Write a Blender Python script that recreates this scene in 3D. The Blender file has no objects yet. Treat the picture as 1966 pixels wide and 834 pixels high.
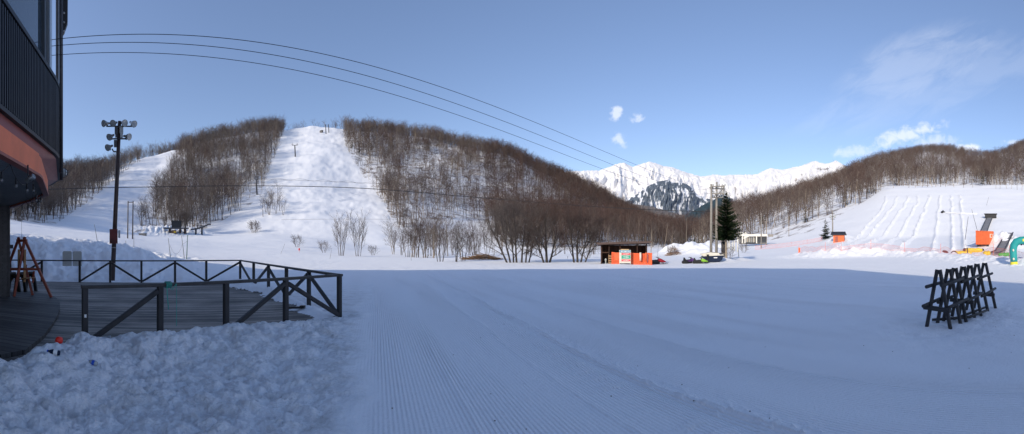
import bpy, math, random
import numpy as np
from mathutils import Vector, Matrix
R = math.radians
rnd = random.Random(11)
S = bpy.context.scene
COL = S.collection
# ------------------------------------------------------------------ camera: a cylindrical sweep panorama, 143.5 deg wide
F = 785.0; CX = 983.0; HY = 472.0; EYE = 1.65
cam = bpy.data.cameras.new('camera'); cam_o = bpy.data.objects.new('camera', cam); COL.objects.link(cam_o)
cam_o.location = (0, 0, EYE); cam_o.rotation_euler = (R(90), 0, 0)
cam.type = 'PANO'; cam.panorama_type = 'CENTRAL_CYLINDRICAL'
cam.central_cylindrical_range_u_min = -CX / F; cam.central_cylindrical_range_u_max = (1966 - CX) / F
cam.central_cylindrical_range_v_min = -(834 - HY) / F; cam.central_cylindrical_range_v_max = HY / F
cam.central_cylindrical_radius = 1.0
cam.clip_start = 0.05; cam.clip_end = 40000
S.camera = cam_o
# ------------------------------------------------------------------ light
SUN_AZ = R(225.0); SUN_EL = R(25.0)
w = bpy.data.worlds.new('World'); S.world = w; w.use_nodes = True
nt = w.node_tree; nt.nodes.clear()
def N(t, ty, **kw):
    n = t.nodes.new(ty)
    for k, v in kw.items(): setattr(n, k, v)
    return n
def mth(t, op, a, b=None, c=None, clamp=False):
    n = t.nodes.new('ShaderNodeMath'); n.operation = op; n.use_clamp = clamp
    for i, v in enumerate((a, b, c)):
        if v is None: continue
        if isinstance(v, (int, float)): n.inputs[i].default_value = v
        else: t.links.new(v, n.inputs[i])
    return n.outputs[0]
sky = N(nt, 'ShaderNodeTexSky', sky_type='NISHITA'); sky.sun_disc = False
sky.sun_elevation = SUN_EL; sky.sun_rotation = SUN_AZ
sky.altitude = 900; sky.air_density = 1.0; sky.dust_density = 1.5; sky.ozone_density = 2.2
bg = N(nt, 'ShaderNodeBackground'); bg.inputs[1].default_value = 0.15
out = N(nt, 'ShaderNodeOutputWorld')
tc = N(nt, 'ShaderNodeTexCoord'); sep = N(nt, 'ShaderNodeSeparateXYZ')
nt.links.new(tc.outputs['Generated'], sep.inputs[0])
X, Y, Z = sep.outputs
u = mth(nt, 'ARCTAN2', X, Y)
hyp = mth(nt, 'SQRT', mth(nt, 'ADD', mth(nt, 'MULTIPLY', X, X), mth(nt, 'MULTIPLY', Y, Y)))
v = mth(nt, 'DIVIDE', Z, mth(nt, 'MAXIMUM', hyp, 1e-3))
cmb = N(nt, 'ShaderNodeCombineXYZ')
# clouds lean: high on the right-hand side, so shear the noise with the azimuth
nt.links.new(mth(nt, 'MULTIPLY', u, 1.0), cmb.inputs[0])
nt.links.new(mth(nt, 'MULTIPLY', mth(nt, 'SUBTRACT', v, mth(nt, 'MULTIPLY', u, 0.45)), 2.3), cmb.inputs[1])
cmb2 = N(nt, 'ShaderNodeCombineXYZ'); nt.links.new(u, cmb2.inputs[0]); nt.links.new(v, cmb2.inputs[1])
def wnoise(vec, scale, detail, rough, dist):
    n = N(nt, 'ShaderNodeTexNoise'); n.inputs['Scale'].default_value = scale; n.inputs['Detail'].default_value = detail
    n.inputs['Roughness'].default_value = rough; n.inputs['Distortion'].default_value = dist
    nt.links.new(vec, n.inputs['Vector']); return n.outputs['Fac']
wisp = wnoise(cmb.outputs[0], 9.0, 9, 0.62, 0.6)
puff = wnoise(cmb2.outputs[0], 38.0, 7, 0.6, 0.3)
acc = None
def blob(px, py, rx, ry, ang, amt, noise, lo, hi):
    global acc
    u0 = (px - CX) / F; v0 = (HY - py) / F; ca, sa = math.cos(ang), math.sin(ang)
    du = mth(nt, 'SUBTRACT', u, u0); dv = mth(nt, 'SUBTRACT', v, v0)
    a = mth(nt, 'DIVIDE', mth(nt, 'ADD', mth(nt, 'MULTIPLY', du, ca), mth(nt, 'MULTIPLY', dv, sa)), rx / F)
    b = mth(nt, 'DIVIDE', mth(nt, 'SUBTRACT', mth(nt, 'MULTIPLY', dv, ca), mth(nt, 'MULTIPLY', du, sa)), ry / F)
    r = mth(nt, 'SQRT', mth(nt, 'ADD', mth(nt, 'MULTIPLY', a, a), mth(nt, 'MULTIPLY', b, b)))
    m = mth(nt, 'SUBTRACT', 1.0, r, clamp=True)
    k = mth(nt, 'ADD', noise, mth(nt, 'MULTIPLY', m, 0.35))
    mr = N(nt, 'ShaderNodeMapRange'); mr.interpolation_type = 'SMOOTHSTEP'
    nt.links.new(k, mr.inputs[0]); mr.inputs[1].default_value = lo; mr.inputs[2].default_value = hi
    s = mth(nt, 'MULTIPLY', mth(nt, 'MULTIPLY', mr.outputs[0], mth(nt, 'MINIMUM', mth(nt, 'MULTIPLY', m, 3.0), 1.0)), amt)
    acc = s if acc is None else mth(nt, 'MAXIMUM', acc, s)
blob(1765, 125, 190, 80, 0.32, 0.17, wisp, .42, .85)
blob(1900, 130, 190, 60, 0.30, 0.10, wisp, .42, .85)
blob(1740, 190, 260, 60, 0.25, 0.09, wisp, .42, .85)
blob(1735, 260, 105, 22, 0.27, 0.62, puff, .50, .86)
blob(1640, 290, 60, 16, 0.1, 0.4, puff, .50, .86)
blob(1800, 272, 60, 18, 0.0, 0.45, puff, .50, .86)
blob(1856, 285, 32, 13, 0.0, 0.75, puff, .45, .78)
blob(1183, 217, 21, 19, 0.3, 0.6, puff, .52, .80)
blob(1224, 224, 19, 15, 0.3, 0.5, puff, .52, .80)
blob(1190, 270, 22, 18, -0.5, 0.5, puff, .52, .80)
blob(1945, 275, 30, 9, 0.0, 0.45, puff, .50, .8)
mix = N(nt, 'ShaderNodeMix', data_type='RGBA')
hue = N(nt, 'ShaderNodeMix', data_type='RGBA', blend_type='MULTIPLY'); hue.inputs[0].default_value = 1; hue.inputs[7].default_value = (1.06, 1.06, 1.18, 1); gm = N(nt, 'ShaderNodeGamma'); gm.inputs[1].default_value = .85; nt.links.new(sky.outputs[0], gm.inputs[0]); nt.links.new(gm.outputs[0], hue.inputs[6])
nt.links.new(acc, mix.inputs[0]); nt.links.new(hue.outputs[2], mix.inputs[6]); mix.inputs[7].default_value = (5.4, 5.6, 6.1, 1)
nt.links.new(mix.outputs[2], bg.inputs[0]); nt.links.new(bg.outputs[0], out.inputs[0])
sl = bpy.data.lights.new('sun', 'SUN'); sl.energy = 2.65; sl.angle = R(0.53); sl.color = (1.0, 0.88, 0.70)
so = bpy.data.objects.new('sun', sl); COL.objects.link(so)
sdir = Vector((math.sin(SUN_AZ) * math.cos(SUN_EL), math.cos(SUN_AZ) * math.cos(SUN_EL), math.sin(SUN_EL)))
so.rotation_euler = sdir.to_track_quat('Z', 'Y').to_euler(); so.location = (0, 0, 60)
S.view_settings.view_transform = 'Standard'; S.view_settings.look = 'None'
S.view_settings.gamma = 1; S.view_settings.use_curve_mapping = False
S.view_settings.exposure = 0.40
S.cycles.max_bounces = 6; S.cycles.diffuse_bounces = 3; S.cycles.transparent_max_bounces = 8
# ------------------------------------------------------------------ noise
def _hash(ix, iy, seed):
    h = (ix.astype(np.int64) * 374761393 + iy.astype(np.int64) * 668265263 + seed * 1274126177) & 0xffffffff
    h = ((h ^ (h >> 13)) * 1274126177) & 0xffffffff
    return ((h ^ (h >> 16)) & 0xffffff) / float(0xffffff)
def vnoise(x, y, seed=0):
    ix = np.floor(x); iy = np.floor(y); fx = x - ix; fy = y - iy
    fx = fx * fx * fx * (fx * (fx * 6 - 15) + 10); fy = fy * fy * fy * (fy * (fy * 6 - 15) + 10)
    a = _hash(ix, iy, seed); b = _hash(ix + 1, iy, seed); c = _hash(ix, iy + 1, seed); d = _hash(ix + 1, iy + 1, seed)
    return (a + (b - a) * fx) * (1 - fy) + (c + (d - c) * fx) * fy
def fbm(x, y, oct=4, seed=0, gain=.5):
    s = 0; a = 1; t = 0
    for k in range(oct):
        s = s + a * vnoise(x * 1.0, y * 1.0, seed + k * 17); t += a; a *= gain
        x, y = (x * .8 - y * .6) * 2.03 + 5.1, (x * .6 + y * .8) * 2.03 + 1.7
    return s / t
def sstep(a, b, x):
    t = np.clip((x - a) / (b - a), 0, 1); return t * t * (3 - 2 * t)
# ------------------------------------------------------------------ helpers for points
def az(px): return (px - CX) / F
def xy(px, d): return (d * math.sin(az(px)), d * math.cos(az(px)))
def zy(py, d): return EYE + (HY - py) / F * d
def poly_dist(x, y, pts):
    """distance to a polyline, the position along it (0..1) and signed side"""
    best = np.full(np.shape(x), 1e9); tt = np.zeros(np.shape(x)); sd = np.zeros(np.shape(x))
    seg = [math.dist(pts[i], pts[i + 1]) for i in range(len(pts) - 1)]; L = sum(seg); a0 = 0
    for i, l in enumerate(seg):
        (ax, ay), (bx, by) = pts[i], pts[i + 1]; ux, uy = (bx - ax) / l, (by - ay) / l
        t = np.clip((x - ax) * ux + (y - ay) * uy, 0, l); qx = x - ax - ux * t; qy = y - ay - uy * t
        d = np.sqrt(qx * qx + qy * qy); m = d < best
        best = np.where(m, d, best); tt = np.where(m, (a0 + t) / L, tt)
        sd = np.where(m, np.sign(ux * (y - ay) - uy * (x - ax)), sd); a0 += l
    return best, tt, sd
def in_poly(x, y, pts):
    c = np.zeros(np.shape(x), bool); n = len(pts)
    for i in range(n):
        (x1, y1), (x2, y2) = pts[i], pts[(i + 1) % n]
        if y1 == y2: continue
        m = ((y1 > y) != (y2 > y)) & (x < (x2 - x1) * (y - y1) / (y2 - y1) + x1); c ^= m
    return c
# ------------------------------------------------------------------ terrain
FAR = 9000.
#      px    d28   d50  d90   (L3 d,y)   (L4 d,y)   (ridge d,y)
TB = [(-900, None, None, None, (150, 470), (260, 462), (400, 455)),
      (-250, 450, 440, 425, (140, 405), (220, 385), (340, 352)),
      (0,   452, 441, 423, (130, 419), (210, 392), (340, 344)),
      (100, 459, 452, 437, (125, 434), (200, 397), (350, 342)),
      (200, 461, 462, 448, (130, 446), (220, 385), (380, 330)),
      (260, 470, 472, 455, (140, 451), (240, 380), (410, 300)),
      (300, 484, 481, 459, (150, 455), (250, 375), (430, 293)),
      (350, 496, 487, 464, (155, 454), (260, 365), (440, 284)),
      (400, 505, 490, 470, (155, 452), (270, 362), (450, 270)),
      (500, None, 494, 476, (150, 447), (270, 350), (470, 252)),
      (600, None, 497, 481, (140, 455), (270, 345), (480, 242)),
      (700, None, 498, 488, (130, 474), (270, 362), (480, 246)),
      (800, None, 498, 489, (130, 482), (270, 372), (480, 256)),
      (900, None, 498, 490, (140, 484), (270, 395), (470, 276)),
      (1000, None, 498, 490, (150, 482), (270, 412), (450, 310)),
      (1100, None, 498, 490, (160, 480), (280, 430), (440, 354)),
      (1200, None, 498, 489, (170, 478), (290, 448), (420, 408)),
      (1270, None, 498, 489, (180, 477), (300, 462), (400, 447)),
      (1320, None, 498, 488, (180, 477), (300, 467), (400, 463)),
      (1370, None, 498, 487, (170, 474), (290, 458), (430, 425)),
      (1420, None, 498, 483, (150, 468), (270, 438), (460, 404)),
      (1500, None, 498, 480, (130, 464), (270, 410), (520, 384)),
      (1560, None, 497, 474, (120, 450), (270, 392), (570, 366)),
      (1600, None, 496, 466, (135, 427), (270, 378), (600, 350)),
      (1640, None, 495, 460, (160, 400), (280, 366), (680, 329)),
      (1700, None, 494, 457, (195, 366), (300, 356), (800, 302)),
      (1800, None, 492, 456, (205, 359), (320, 352), (900, 284)),
      (1860, None, 491, 454, (205, 360), (320, 352), (900, 296)),
      (1900, None, 490, 453, (200, 362), (320, 353), (880, 306)),
      (1930, None, 489, 452, (200, 364), (320, 353), (860, 292)),
      (1966, None, 489, 452, (200, 366), (320, 353), (850, 276)),
      (2200, None, 489, 452, (200, 372), (320, 356), (850, 262)),
      (2900, None, None, None, (200, 468), (320, 465), (850, 455))]
def build_table():
    pxs = np.arange(-1490, 3460, 5.0); K = []
    for (p, a, b, c, l3, l4, rg) in TB:
        zz = lambda y, d: 0.0 if y is None else zy(y, d)
        zr = zy(rg[1], rg[0])
        K.append((p, [(3, 0), (21, 0), (28, zz(a, 28)), (50, zz(b, 50)), (90, zz(c, 90)), (l3[0], zy(l3[1], l3[0])),
                      (l4[0], zy(l4[1], l4[0])), (rg[0], zr), (rg[0] * 1.12, zr * .985), (rg[0] * 1.5, zr * .7), (rg[0] * 2.2, zr * .2), (FAR, 0.0)]))
    K = [(-1490, [(d, 0.0) for d, z in K[0][1]])] + K + [(3460, [(d, 0.0) for d, z in K[-1][1]])]
    px0 = np.array([k[0] for k in K]); nl = len(K[0][1])
    D = np.array([[q[0] for q in k[1]] for k in K]); Zt = np.array([[q[1] for q in k[1]] for k in K])
    ker = np.exp(-np.linspace(-2.2, 2.2, 13) ** 2 / 2); ker /= ker.sum()
    def sm(a): return np.convolve(np.pad(a, 6, mode='edge'), ker, 'valid')
    Ds = np.stack([sm(np.interp(pxs, px0, D[:, i])) for i in range(nl)], 1)
    Zs = np.stack([sm(np.interp(pxs, px0, Zt[:, i])) for i in range(nl)], 1)
    ld = np.linspace(math.log(3), math.log(FAR), 900); T = np.zeros((len(pxs), 900))
    k2 = np.exp(-np.linspace(-2.2, 2.2, 15) ** 2 / 2); k2 /= k2.sum()
    for i in range(len(pxs)):
        zc = np.interp(np.exp(ld), Ds[i], Zs[i]); T[i] = np.convolve(np.pad(zc, 7, mode='edge'), k2, 'valid')
    return pxs, ld, T
PXS, LD, TZ = build_table()
def prof(px, d):
    fi = np.clip((px - PXS[0]) / 5.0, 0, len(PXS) - 1.001); fj = np.clip((np.log(np.maximum(d, 3)) - LD[0]) / (LD[1] - LD[0]), 0, 898.99)
    i = fi.astype(int); j = fj.astype(int); a = fi - i; b = fj - j
    return (TZ[i, j] * (1 - a) + TZ[i + 1, j] * a) * (1 - b) + (TZ[i, j + 1] * (1 - a) + TZ[i + 1, j + 1] * a) * b
# deck outline
def on_rail(px, py): d = F * .66 / (py - HY); return xy(px, d)
C1 = (-3.86, 8.59); P163 = (-5.82, 3.38); P462 = (-11.6, 14.8); P94 = (-17.2, 7.7)
CHAIN = [C1, P163, (-5.25, 2.45), (-4.85, 1.55), (-4.1, 0.2)]
DECK = [C1, P163, (-5.25, 2.45), (-4.85, 1.55), (-4.1, 0.2), (-7, -3), (-24, -3), (-24, -0.85), P94, P462]
GH = -.33           # heading of the groomer passes
def groom_st(x, y):
    return x * math.cos(GH) - y * math.sin(GH), x * math.sin(GH) + y * math.cos(GH)
RUN_MAIN = [(548, 235), (560, 225), (655, 225), (660, 268), (690, 330), (738, 392), (765, 470), (700, 482), (560, 478), (520, 460), (470, 430), (505, 400), (510, 370), (518, 330), (532, 290)]
RUN_LEFT = [(285, 280), (342, 275), (335, 310), (322, 350), (292, 400), (255, 450), (110, 445), (180, 380), (240, 325)]
def bank_pts(l): return [xy(p, d) for p, d in l]
BANK_R = bank_pts([(1537, 56), (1560, 53), (1600, 51), (1650, 52), (1700, 52), (1760, 50), (1800, 46), (1850, 42), (1900, 37), (1966, 34), (2120, 30)])
BANK_RH = ([0, .12, .2, .32, .42, .6, .75, 1], [.35, 1.0, 1.25, .75, .62, .5, .45, .45])
PILE = bank_pts([(1296, 74), (1320, 72), (1345, 70), (1368, 74)])
LANES = []
for (tx, bx) in ((1703, 1588), (1722, 1612), (1742, 1650), (1764, 1690), (1783, 1728), (1803, 1792), (1826, 1830), (1845, 1852)):
    LANES.append((tx, bx))
def ground(x, y, fine=True):
    x = np.asarray(x, float); y = np.asarray(y, float)
    d = np.hypot(x, y); a = np.arctan2(x, y); px = a * F + CX
    z = prof(px, d)
    py = HY - (z - EYE) / np.maximum(d, .1) * F
    # hills: broad lumps, snow gullies
    hm = sstep(110, 240, d) * (1 - sstep(2500, 5000, d))
    z = z + hm * ((fbm(x / 55, y / 55, 3, 5) - .5) * 9 + (fbm(x / 14, y / 14, 2, 9) - .5) * 1.5) * np.clip(d / 400, .3, 1.4)
    z = z - hm * 0
    run = (in_poly(px, py, RUN_MAIN) | in_poly(px, py, RUN_LEFT)) & (d > 100)
    mog = np.where(run, 1.0, 0.0)
    mo = (vnoise(x / 4.0, y / 5.2, 31) - .5) * .62 + (vnoise(x / 1.9, y / 2.6, 37) - .5) * .34 + (fbm(x / 9, y / 9, 2, 35) - .5) * .7
    z = z + mog * mo * sstep(110, 200, d)
    # gentle swell in the middle distance
    z = z + (fbm(x / 9, y / 9, 3, 21) - .5) * .5 * sstep(35, 80, d) * (1 - sstep(200, 300, d)) + (fbm(x / 4, y / 4, 2, 61) - .5) * .06 * (1 - sstep(60, 80, d))
    # left bank cut by the snow blower
    lb = (px < 450) & (px > -700) & (d > 17) & (d < 60)
    if lb.any():
        k = np.where(lb, sstep(19, 22, d) * (1 - sstep(30, 50, d)) * (1 - sstep(300, 440, px)), 0)
        z = z + k * ((fbm(x / 1.1, y / 1.1, 4, 3, .6) - .5) * .9 - .38 + (vnoise(a * 42, d * .25, 8) - .5) * .3 + (fbm(x / .35, y / .35, 2, 4) - .5) * .25)
    # right bank with the net, lane ridges, piles
    b, t, s = poly_dist(x, y, BANK_R)
    h = np.interp(t, BANK_RH[0], BANK_RH[1]); k = np.exp(-(b / 1.9) ** 2) * h
    z = z + k * (.55 + .9 * fbm(x / .8, y / .8, 3, 14)) + np.exp(-(b / 3.4) ** 2) * (fbm(x / .55, y / .55, 3, 44) - .5) * .42
    b, t, s = poly_dist(x, y, PILE)
    z = z + np.exp(-(b / 3.2) ** 2) * 2.0 * (.5 + fbm(x / 1.6, y / 1.6, 3, 71))
    m = (px > 1560) & (px < 1900) & (d > 52) & (d < 190)
    if m.any():
        for q, (tx, bx) in enumerate(LANES):
            f = (d - 58) / (168 - 58); fc = np.clip(f, 0, 1)
            wob = ((vnoise(d / 9, d * 0 + q * 7, 91) - .5) * 4 + (vnoise(d / 2.2, d * 0 + q * 5, 92) - .5) * 2.2) * (.4 + fc)
            cxp = bx + (tx - bx) * (1 - (1 - fc) ** 1.9) + wob
            e = (px - cxp) / F * d
            amp = .72 * np.where((f > -.02) & (f < 1.0), 1, 0) * (.15 + 1.5 * fbm(x / .55, y / 1.1, 3, 33 + q, .7) ** 1.5)
            z = z + np.where(m, np.exp(-(e / .31) ** 2) * amp, 0)
    # mound beside the spruce and a low berm before the parked machines
    for (p0, d0, hh, rr) in ((1380, 41, .55, 1.6), (1415, 46, .4, 1.8), (1612, 92, 1.2, 3.0), (1922, 60, 2.0, 3.6), (1905, 66, 1.0, 4.0), (372, 148, 2.6, 7), (300, 146, 3.2, 9), (330, 152, 1.5, 6), (930, 52, .5, 4), (1175, 33.5, .12, 2.0)):
        cx, cy = xy(p0, d0); rr2 = ((x - cx) ** 2 + (y - cy) ** 2) / rr ** 2
        z = z + np.exp(-rr2) * hh * (.7 + .6 * fbm(x / .7, y / .7, 2, 77))
    if fine:
        near = d < 26
        if near.any():
            gs, gt = groom_st(x, y)
            # trodden lumpy snow left of the groomed pass
            edge = -.28 + (fbm(gt / 1.4, gt * 0 + 3, 3, 2) - .5) * .7
            rough = (1 - sstep(edge - 1.0, edge + .12, gs)) * (1 - sstep(11, 15, d))
            bb, tt, ss = poly_dist(x, y, CHAIN)
            e = bb * ss
            lump = (fbm(x * 3.9, y * 4.3, 4, 51, .6) - .5) * .165 + (fbm(x * 1.1, y * 1.1, 3, 52) - .5) * .10
            lump = lump - .05 * (1 - np.abs(2 * vnoise(x * 4.6, y * 4.6, 58) - 1)) ** 2
            lump = lump + (np.abs(fbm(x * 7, y * 7, 2, 66) - .5)) * .04
            z = z + rough * lump * np.where(e < 0, 0, 1)
            H = np.interp(tt, [0, .12, .3, .6, .75, .9, 1], [.07, .12, .19, .27, .30, .26, .2])
            pile = H * np.exp(-(np.maximum(e - .3, 0) / .85) ** 2) * sstep(-.30, .22, e) * (.6 + .8 * fbm(x * 2.3, y * 2.3, 4, 54))
            z = z + np.where(e > -.35, pile, 0) * (1 - sstep(9, 13, d) * .5)
            ind = in_poly(x, y, DECK); bd, _, _ = poly_dist(x, y, DECK + [DECK[0]])
            inn = np.where(ind, bd, 0)
            z = z - np.where(ind, sstep(.02, .3, inn) * (.45 + np.maximum(z, 0)), 0)
            # trampled patch round the log rack
            rb, rt, rs = poly_dist(x, y, [xy(1800, 8.4), xy(1895, 11.3)])
            pk = np.exp(-(rb / 1.7) ** 2)
            z = z + pk * ((fbm(x * 2.1, y * 2.1, 4, 41) - .5) * .16) - .05 * np.exp(-(rb / 1.2) ** 2)
            # ridges left between groomer passes
            flat = (1 - rough) * (1 - pk) * near
            for off, hh, wd in ((.92, .006, .04), (2.15, .010, .04), (3.05, .030, .05), (4.6, .014, .06), (8.6, .012, .1), (12.5, .012, .12)):
                wv = (vnoise(gt * .5, gt * 0 + off, 12) - .5) * .12
                z = z + flat * hh * np.exp(-((gs - off - wv) / wd) ** 2) * (.4 + 1.2 * vnoise(gt * 6, gs * 6, 13))
            z = z - flat * .012 * np.exp(-((gs - 2.9) / .06) ** 2)
            # tread marks beside the outer pass
            z = z + flat * np.exp(-((gs - 3.12) / .22) ** 2) * np.clip(fbm(x * 14, y * 14, 3, 88) - .5, 0, 1) * .07 + flat * np.exp(-((gs - 8.7) / .5) ** 2) * np.clip(fbm(x * 8, y * 8, 3, 89) - .5, 0, 1) * .05
            tr = np.exp(-((gs - 2.62) / .16) ** 2) * (np.sin(gt * 19) > .2) * .022 * (vnoise(gt * .9, gt * 0, 6) > .35)
            z = z + flat * tr
    return z
def gz(x, y): return float(ground(np.array([x]), np.array([y]))[0])
def W(px, d, dz=0.0):
    X_, Y_ = xy(px, d); return Vector((X_, Y_, gz(X_, Y_) + dz))
def Wy(px, py, d): X_, Y_ = xy(px, d); return Vector((X_, Y_, zy(py, d)))
def mesh_np(name, verts, quads, mat, smooth=True):
    me = bpy.data.meshes.new(name); me.vertices.add(len(verts)); me.vertices.foreach_set('co', verts.astype(np.float32).ravel())
    me.loops.add(quads.size); me.loops.foreach_set('vertex_index', quads.astype(np.int32).ravel())
    me.polygons.add(len(quads)); me.polygons.foreach_set('loop_start', np.arange(0, quads.size, 4, dtype=np.int32))
    me.polygons.foreach_set('loop_total', np.full(len(quads), 4, np.int32))
    me.update(calc_edges=True); me.validate()
    me.polygons.foreach_set('use_smooth', np.full(len(me.polygons), smooth))
    me.materials.append(mat); o = bpy.data.objects.new(name, me); COL.objects.link(o); return o
def grid_quads(ni, nj, wrap=False):
    i = np.arange(ni if wrap else ni - 1); j = np.arange(nj - 1); I, J = np.meshgrid(i, j, indexing='ij'); I2 = (I + 1) % ni
    return np.stack([I * nj + J, I2 * nj + J, I2 * nj + J + 1, I * nj + J + 1], -1).reshape(-1, 4)
# ------------------------------------------------------------------ materials
def mat(name, col=(.5, .5, .5), rough=.7, metal=0.0, vary=0.0, vscale=8.0, bump=0.0, bscale=30.0, spec=.5, stretch=None, col2=None, c2pos=(.45, .65)):
    m = bpy.data.materials.new(name); m.use_nodes = True; t = m.node_tree; b = t.nodes['Principled BSDF']
    b.inputs['Base Color'].default_value = (*col, 1); b.inputs['Roughness'].default_value = rough; b.inputs['Metallic'].default_value = metal
    b.inputs['Specular IOR Level'].default_value = spec
    if vary or bump or col2:
        g = N(t, 'ShaderNodeNewGeometry'); mp = N(t, 'ShaderNodeMapping')
        c = N(t, 'ShaderNodeTexCoord'); t.links.new(c.outputs['Object'], mp.inputs[0])
        if stretch: mp.inputs['Scale'].default_value = stretch
        if vary or col2:
            n = N(t, 'ShaderNodeTexNoise'); n.inputs['Scale'].default_value = vscale; n.inputs['Detail'].default_value = 5
            n.inputs['Roughness'].default_value = .6; t.links.new(mp.outputs[0], n.inputs['Vector'])
            r = N(t, 'ShaderNodeMapRange'); t.links.new(n.outputs['Fac'], r.inputs[0])
            x = N(t, 'ShaderNodeMix', data_type='RGBA')
            if col2:
                r.inputs[1].default_value, r.inputs[2].default_value = c2pos
                x.inputs[6].default_value = (*col, 1); x.inputs[7].default_value = (*col2, 1)
            else:
                r.inputs[1].default_value = .3; r.inputs[2].default_value = .7
                x.inputs[6].default_value = tuple(q * (1 - vary) for q in col) + (1,); x.inputs[7].default_value = tuple(min(1, q * (1 + vary)) for q in col) + (1,)
            t.links.new(r.outputs[0], x.inputs[0]); t.links.new(x.outputs[2], b.inputs['Base Color'])
        if bump:
            n = N(t, 'ShaderNodeTexNoise'); n.inputs['Scale'].default_value = bscale; n.inputs['Detail'].default_value = 6
            t.links.new(mp.outputs[0], n.inputs['Vector'])
            bp = N(t, 'ShaderNodeBump'); bp.inputs['Strength'].default_value = 1; bp.inputs['Distance'].default_value = bump
            t.links.new(n.outputs['Fac'], bp.inputs['Height']); t.links.new(bp.outputs[0], b.inputs['Normal'])
    return m
M = {}
M['black_wood'] = mat('black_wood', (.018, .018, .02), .6, vary=.5, vscale=6, bump=.003, bscale=40, stretch=(1, 1, .3))
M['rail_top'] = mat('rail_top', (.035, .033, .032), .6, vary=.5, vscale=5)
M['orange_wood'] = mat('orange_wood', (.22, .042, .020), .5, vary=.35, vscale=12, bump=.001)
M['pale_wood'] = mat('pale_wood', (.36, .22, .11), .6, vary=.3, vscale=12)
M['plywood'] = mat('plywood', (.55, .36, .17), .7, vary=.25, vscale=5)
M['cladding'] = mat('cladding', (.028, .03, .036), .45, metal=.3, vary=.12)
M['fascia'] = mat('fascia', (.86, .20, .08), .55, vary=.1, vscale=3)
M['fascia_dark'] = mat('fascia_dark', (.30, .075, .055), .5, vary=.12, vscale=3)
M['window_frame'] = mat('window_frame', (.05, .055, .06), .4, metal=.4)
M['alu'] = mat('alu', (.45, .47, .48), .35, metal=.8)
M['black'] = mat('black', (.012, .012, .014), .5)
M['rubber'] = mat('rubber', (.015, .015, .016), .8)
M['wall_grey'] = mat('wall_grey', (.18, .18, .18), .8, vary=.1)
M['steel_dark'] = mat('steel_dark', (.07, .07, .075), .5, metal=.5, vary=.2)
M['pole_brown'] = mat('pole_brown', (.065, .038, .03), .5, vary=.3, vscale=3)
M['lamp_metal'] = mat('lamp_metal', (.30, .31, .31), .3, metal=.7, vary=.15)
M['glass_lamp'] = mat('glass_lamp', (.40, .42, .41), .12, spec=.8)
M['red_box'] = mat('red_box', (.16, .025, .02), .6, col2=(.07, .012, .01), vscale=3)
M['grey_box'] = mat('grey_box', (.42, .44, .43), .55, vary=.08)
M['concrete'] = mat('concrete', (.27, .25, .22), .85, vary=.15, vscale=4)
M['concrete_white'] = mat('concrete_white', (.72, .69, .62), .8, vary=.12, vscale=2)
M['bark'] = mat('bark', (.115, .09, .072), .9, vary=.4, vscale=9, bump=.01, bscale=20)
M['bark_dark'] = mat('bark_dark', (.052, .042, .036), .9, vary=.4, vscale=9)
M['bark_pale'] = mat('bark_pale', (.30, .25, .19), .9, vary=.35, vscale=9)
M['shed_wood'] = mat('shed_wood', (.035, .017, .011), .8, col2=(.09, .035, .018), vscale=3, stretch=(6, 6, .5))
M['shed_roof'] = mat('shed_roof', (.10, .065, .055), .7, vary=.2)
M['net_orange'] = mat('net_orange', (.85, .13, .035), .6)
M['net_red'] = mat('net_red', (.75, .22, .17), .6)
M['red_paint'] = mat('red_paint', (.30, .01, .018), .2)
M['green_paint'] = mat('green_paint', (.25, .50, .04), .3)
M['purple_paint'] = mat('purple_paint', (.12, .05, .22), .3)
M['blue_dark'] = mat('blue_dark', (.008, .018, .045), .6, spec=.25)
M['cream'] = mat('cream', (.68, .65, .55), .6, vary=.1)
M['white_paint'] = mat('white_paint', (.8, .8, .78), .5)
M['orange_steel'] = mat('orange_steel', (.74, .14, .035), .5, vary=.15, vscale=3)
M['hut_orange'] = mat('hut_orange', (.68, .15, .05), .7, vary=.12, vscale=2)
M['hut_roof'] = mat('hut_roof', (.035, .036, .045), .5, metal=.2)
M['belt'] = mat('belt', (.20, .20, .21), .7, vary=.3, vscale=2)
M['belt_dark'] = mat('belt_dark', (.03, .032, .04), .6, vary=.3)
M['yellow'] = mat('yellow', (.78, .50, .02), .5, vary=.08)
M['yellow_bright'] = mat('yellow_bright', (.85, .74, .06), .5)
M['teal'] = mat('teal', (.02, .32, .31), .5, vary=.06)
M['green_mat'] = mat('green_mat', (.05, .32, .06), .6, vary=.2)
M['maroon'] = mat('maroon', (.11, .02, .022), .7, vary=.3)
M['blue_bright'] = mat('blue_bright', (.02, .10, .55), .35)
M['sign_red'] = mat('sign_red', (.70, .10, .11), .5)
M['sign_green'] = mat('sign_green', (.04, .36, .22), .5)
M['sign_blue'] = mat('sign_blue', (.10, .30, .42), .5)
M['rope_green'] = mat('rope_green', (.05, .30, .24), .7)
M['wire'] = mat('wire', (.015, .015, .018), .6)
M['bamboo'] = mat('bamboo', (.16, .15, .11), .7, vary=.3)
M['pole_green'] = mat('pole_green', (.05, .14, .09), .6)
M['log_dark'] = mat('log_dark', (.034, .034, .036), .75, vary=.5, vscale=5, bump=.006, bscale=14, stretch=(1, 1, .4))
M['red_plastic'] = mat('red_plastic', (.75, .03, .015), .35)
M['bulb'] = mat('bulb', (.10, .10, .10), .06, spec=.9)
M['brush_wood'] = mat('brush_wood', (.20, .12, .07), .9, vary=.4)
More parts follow.
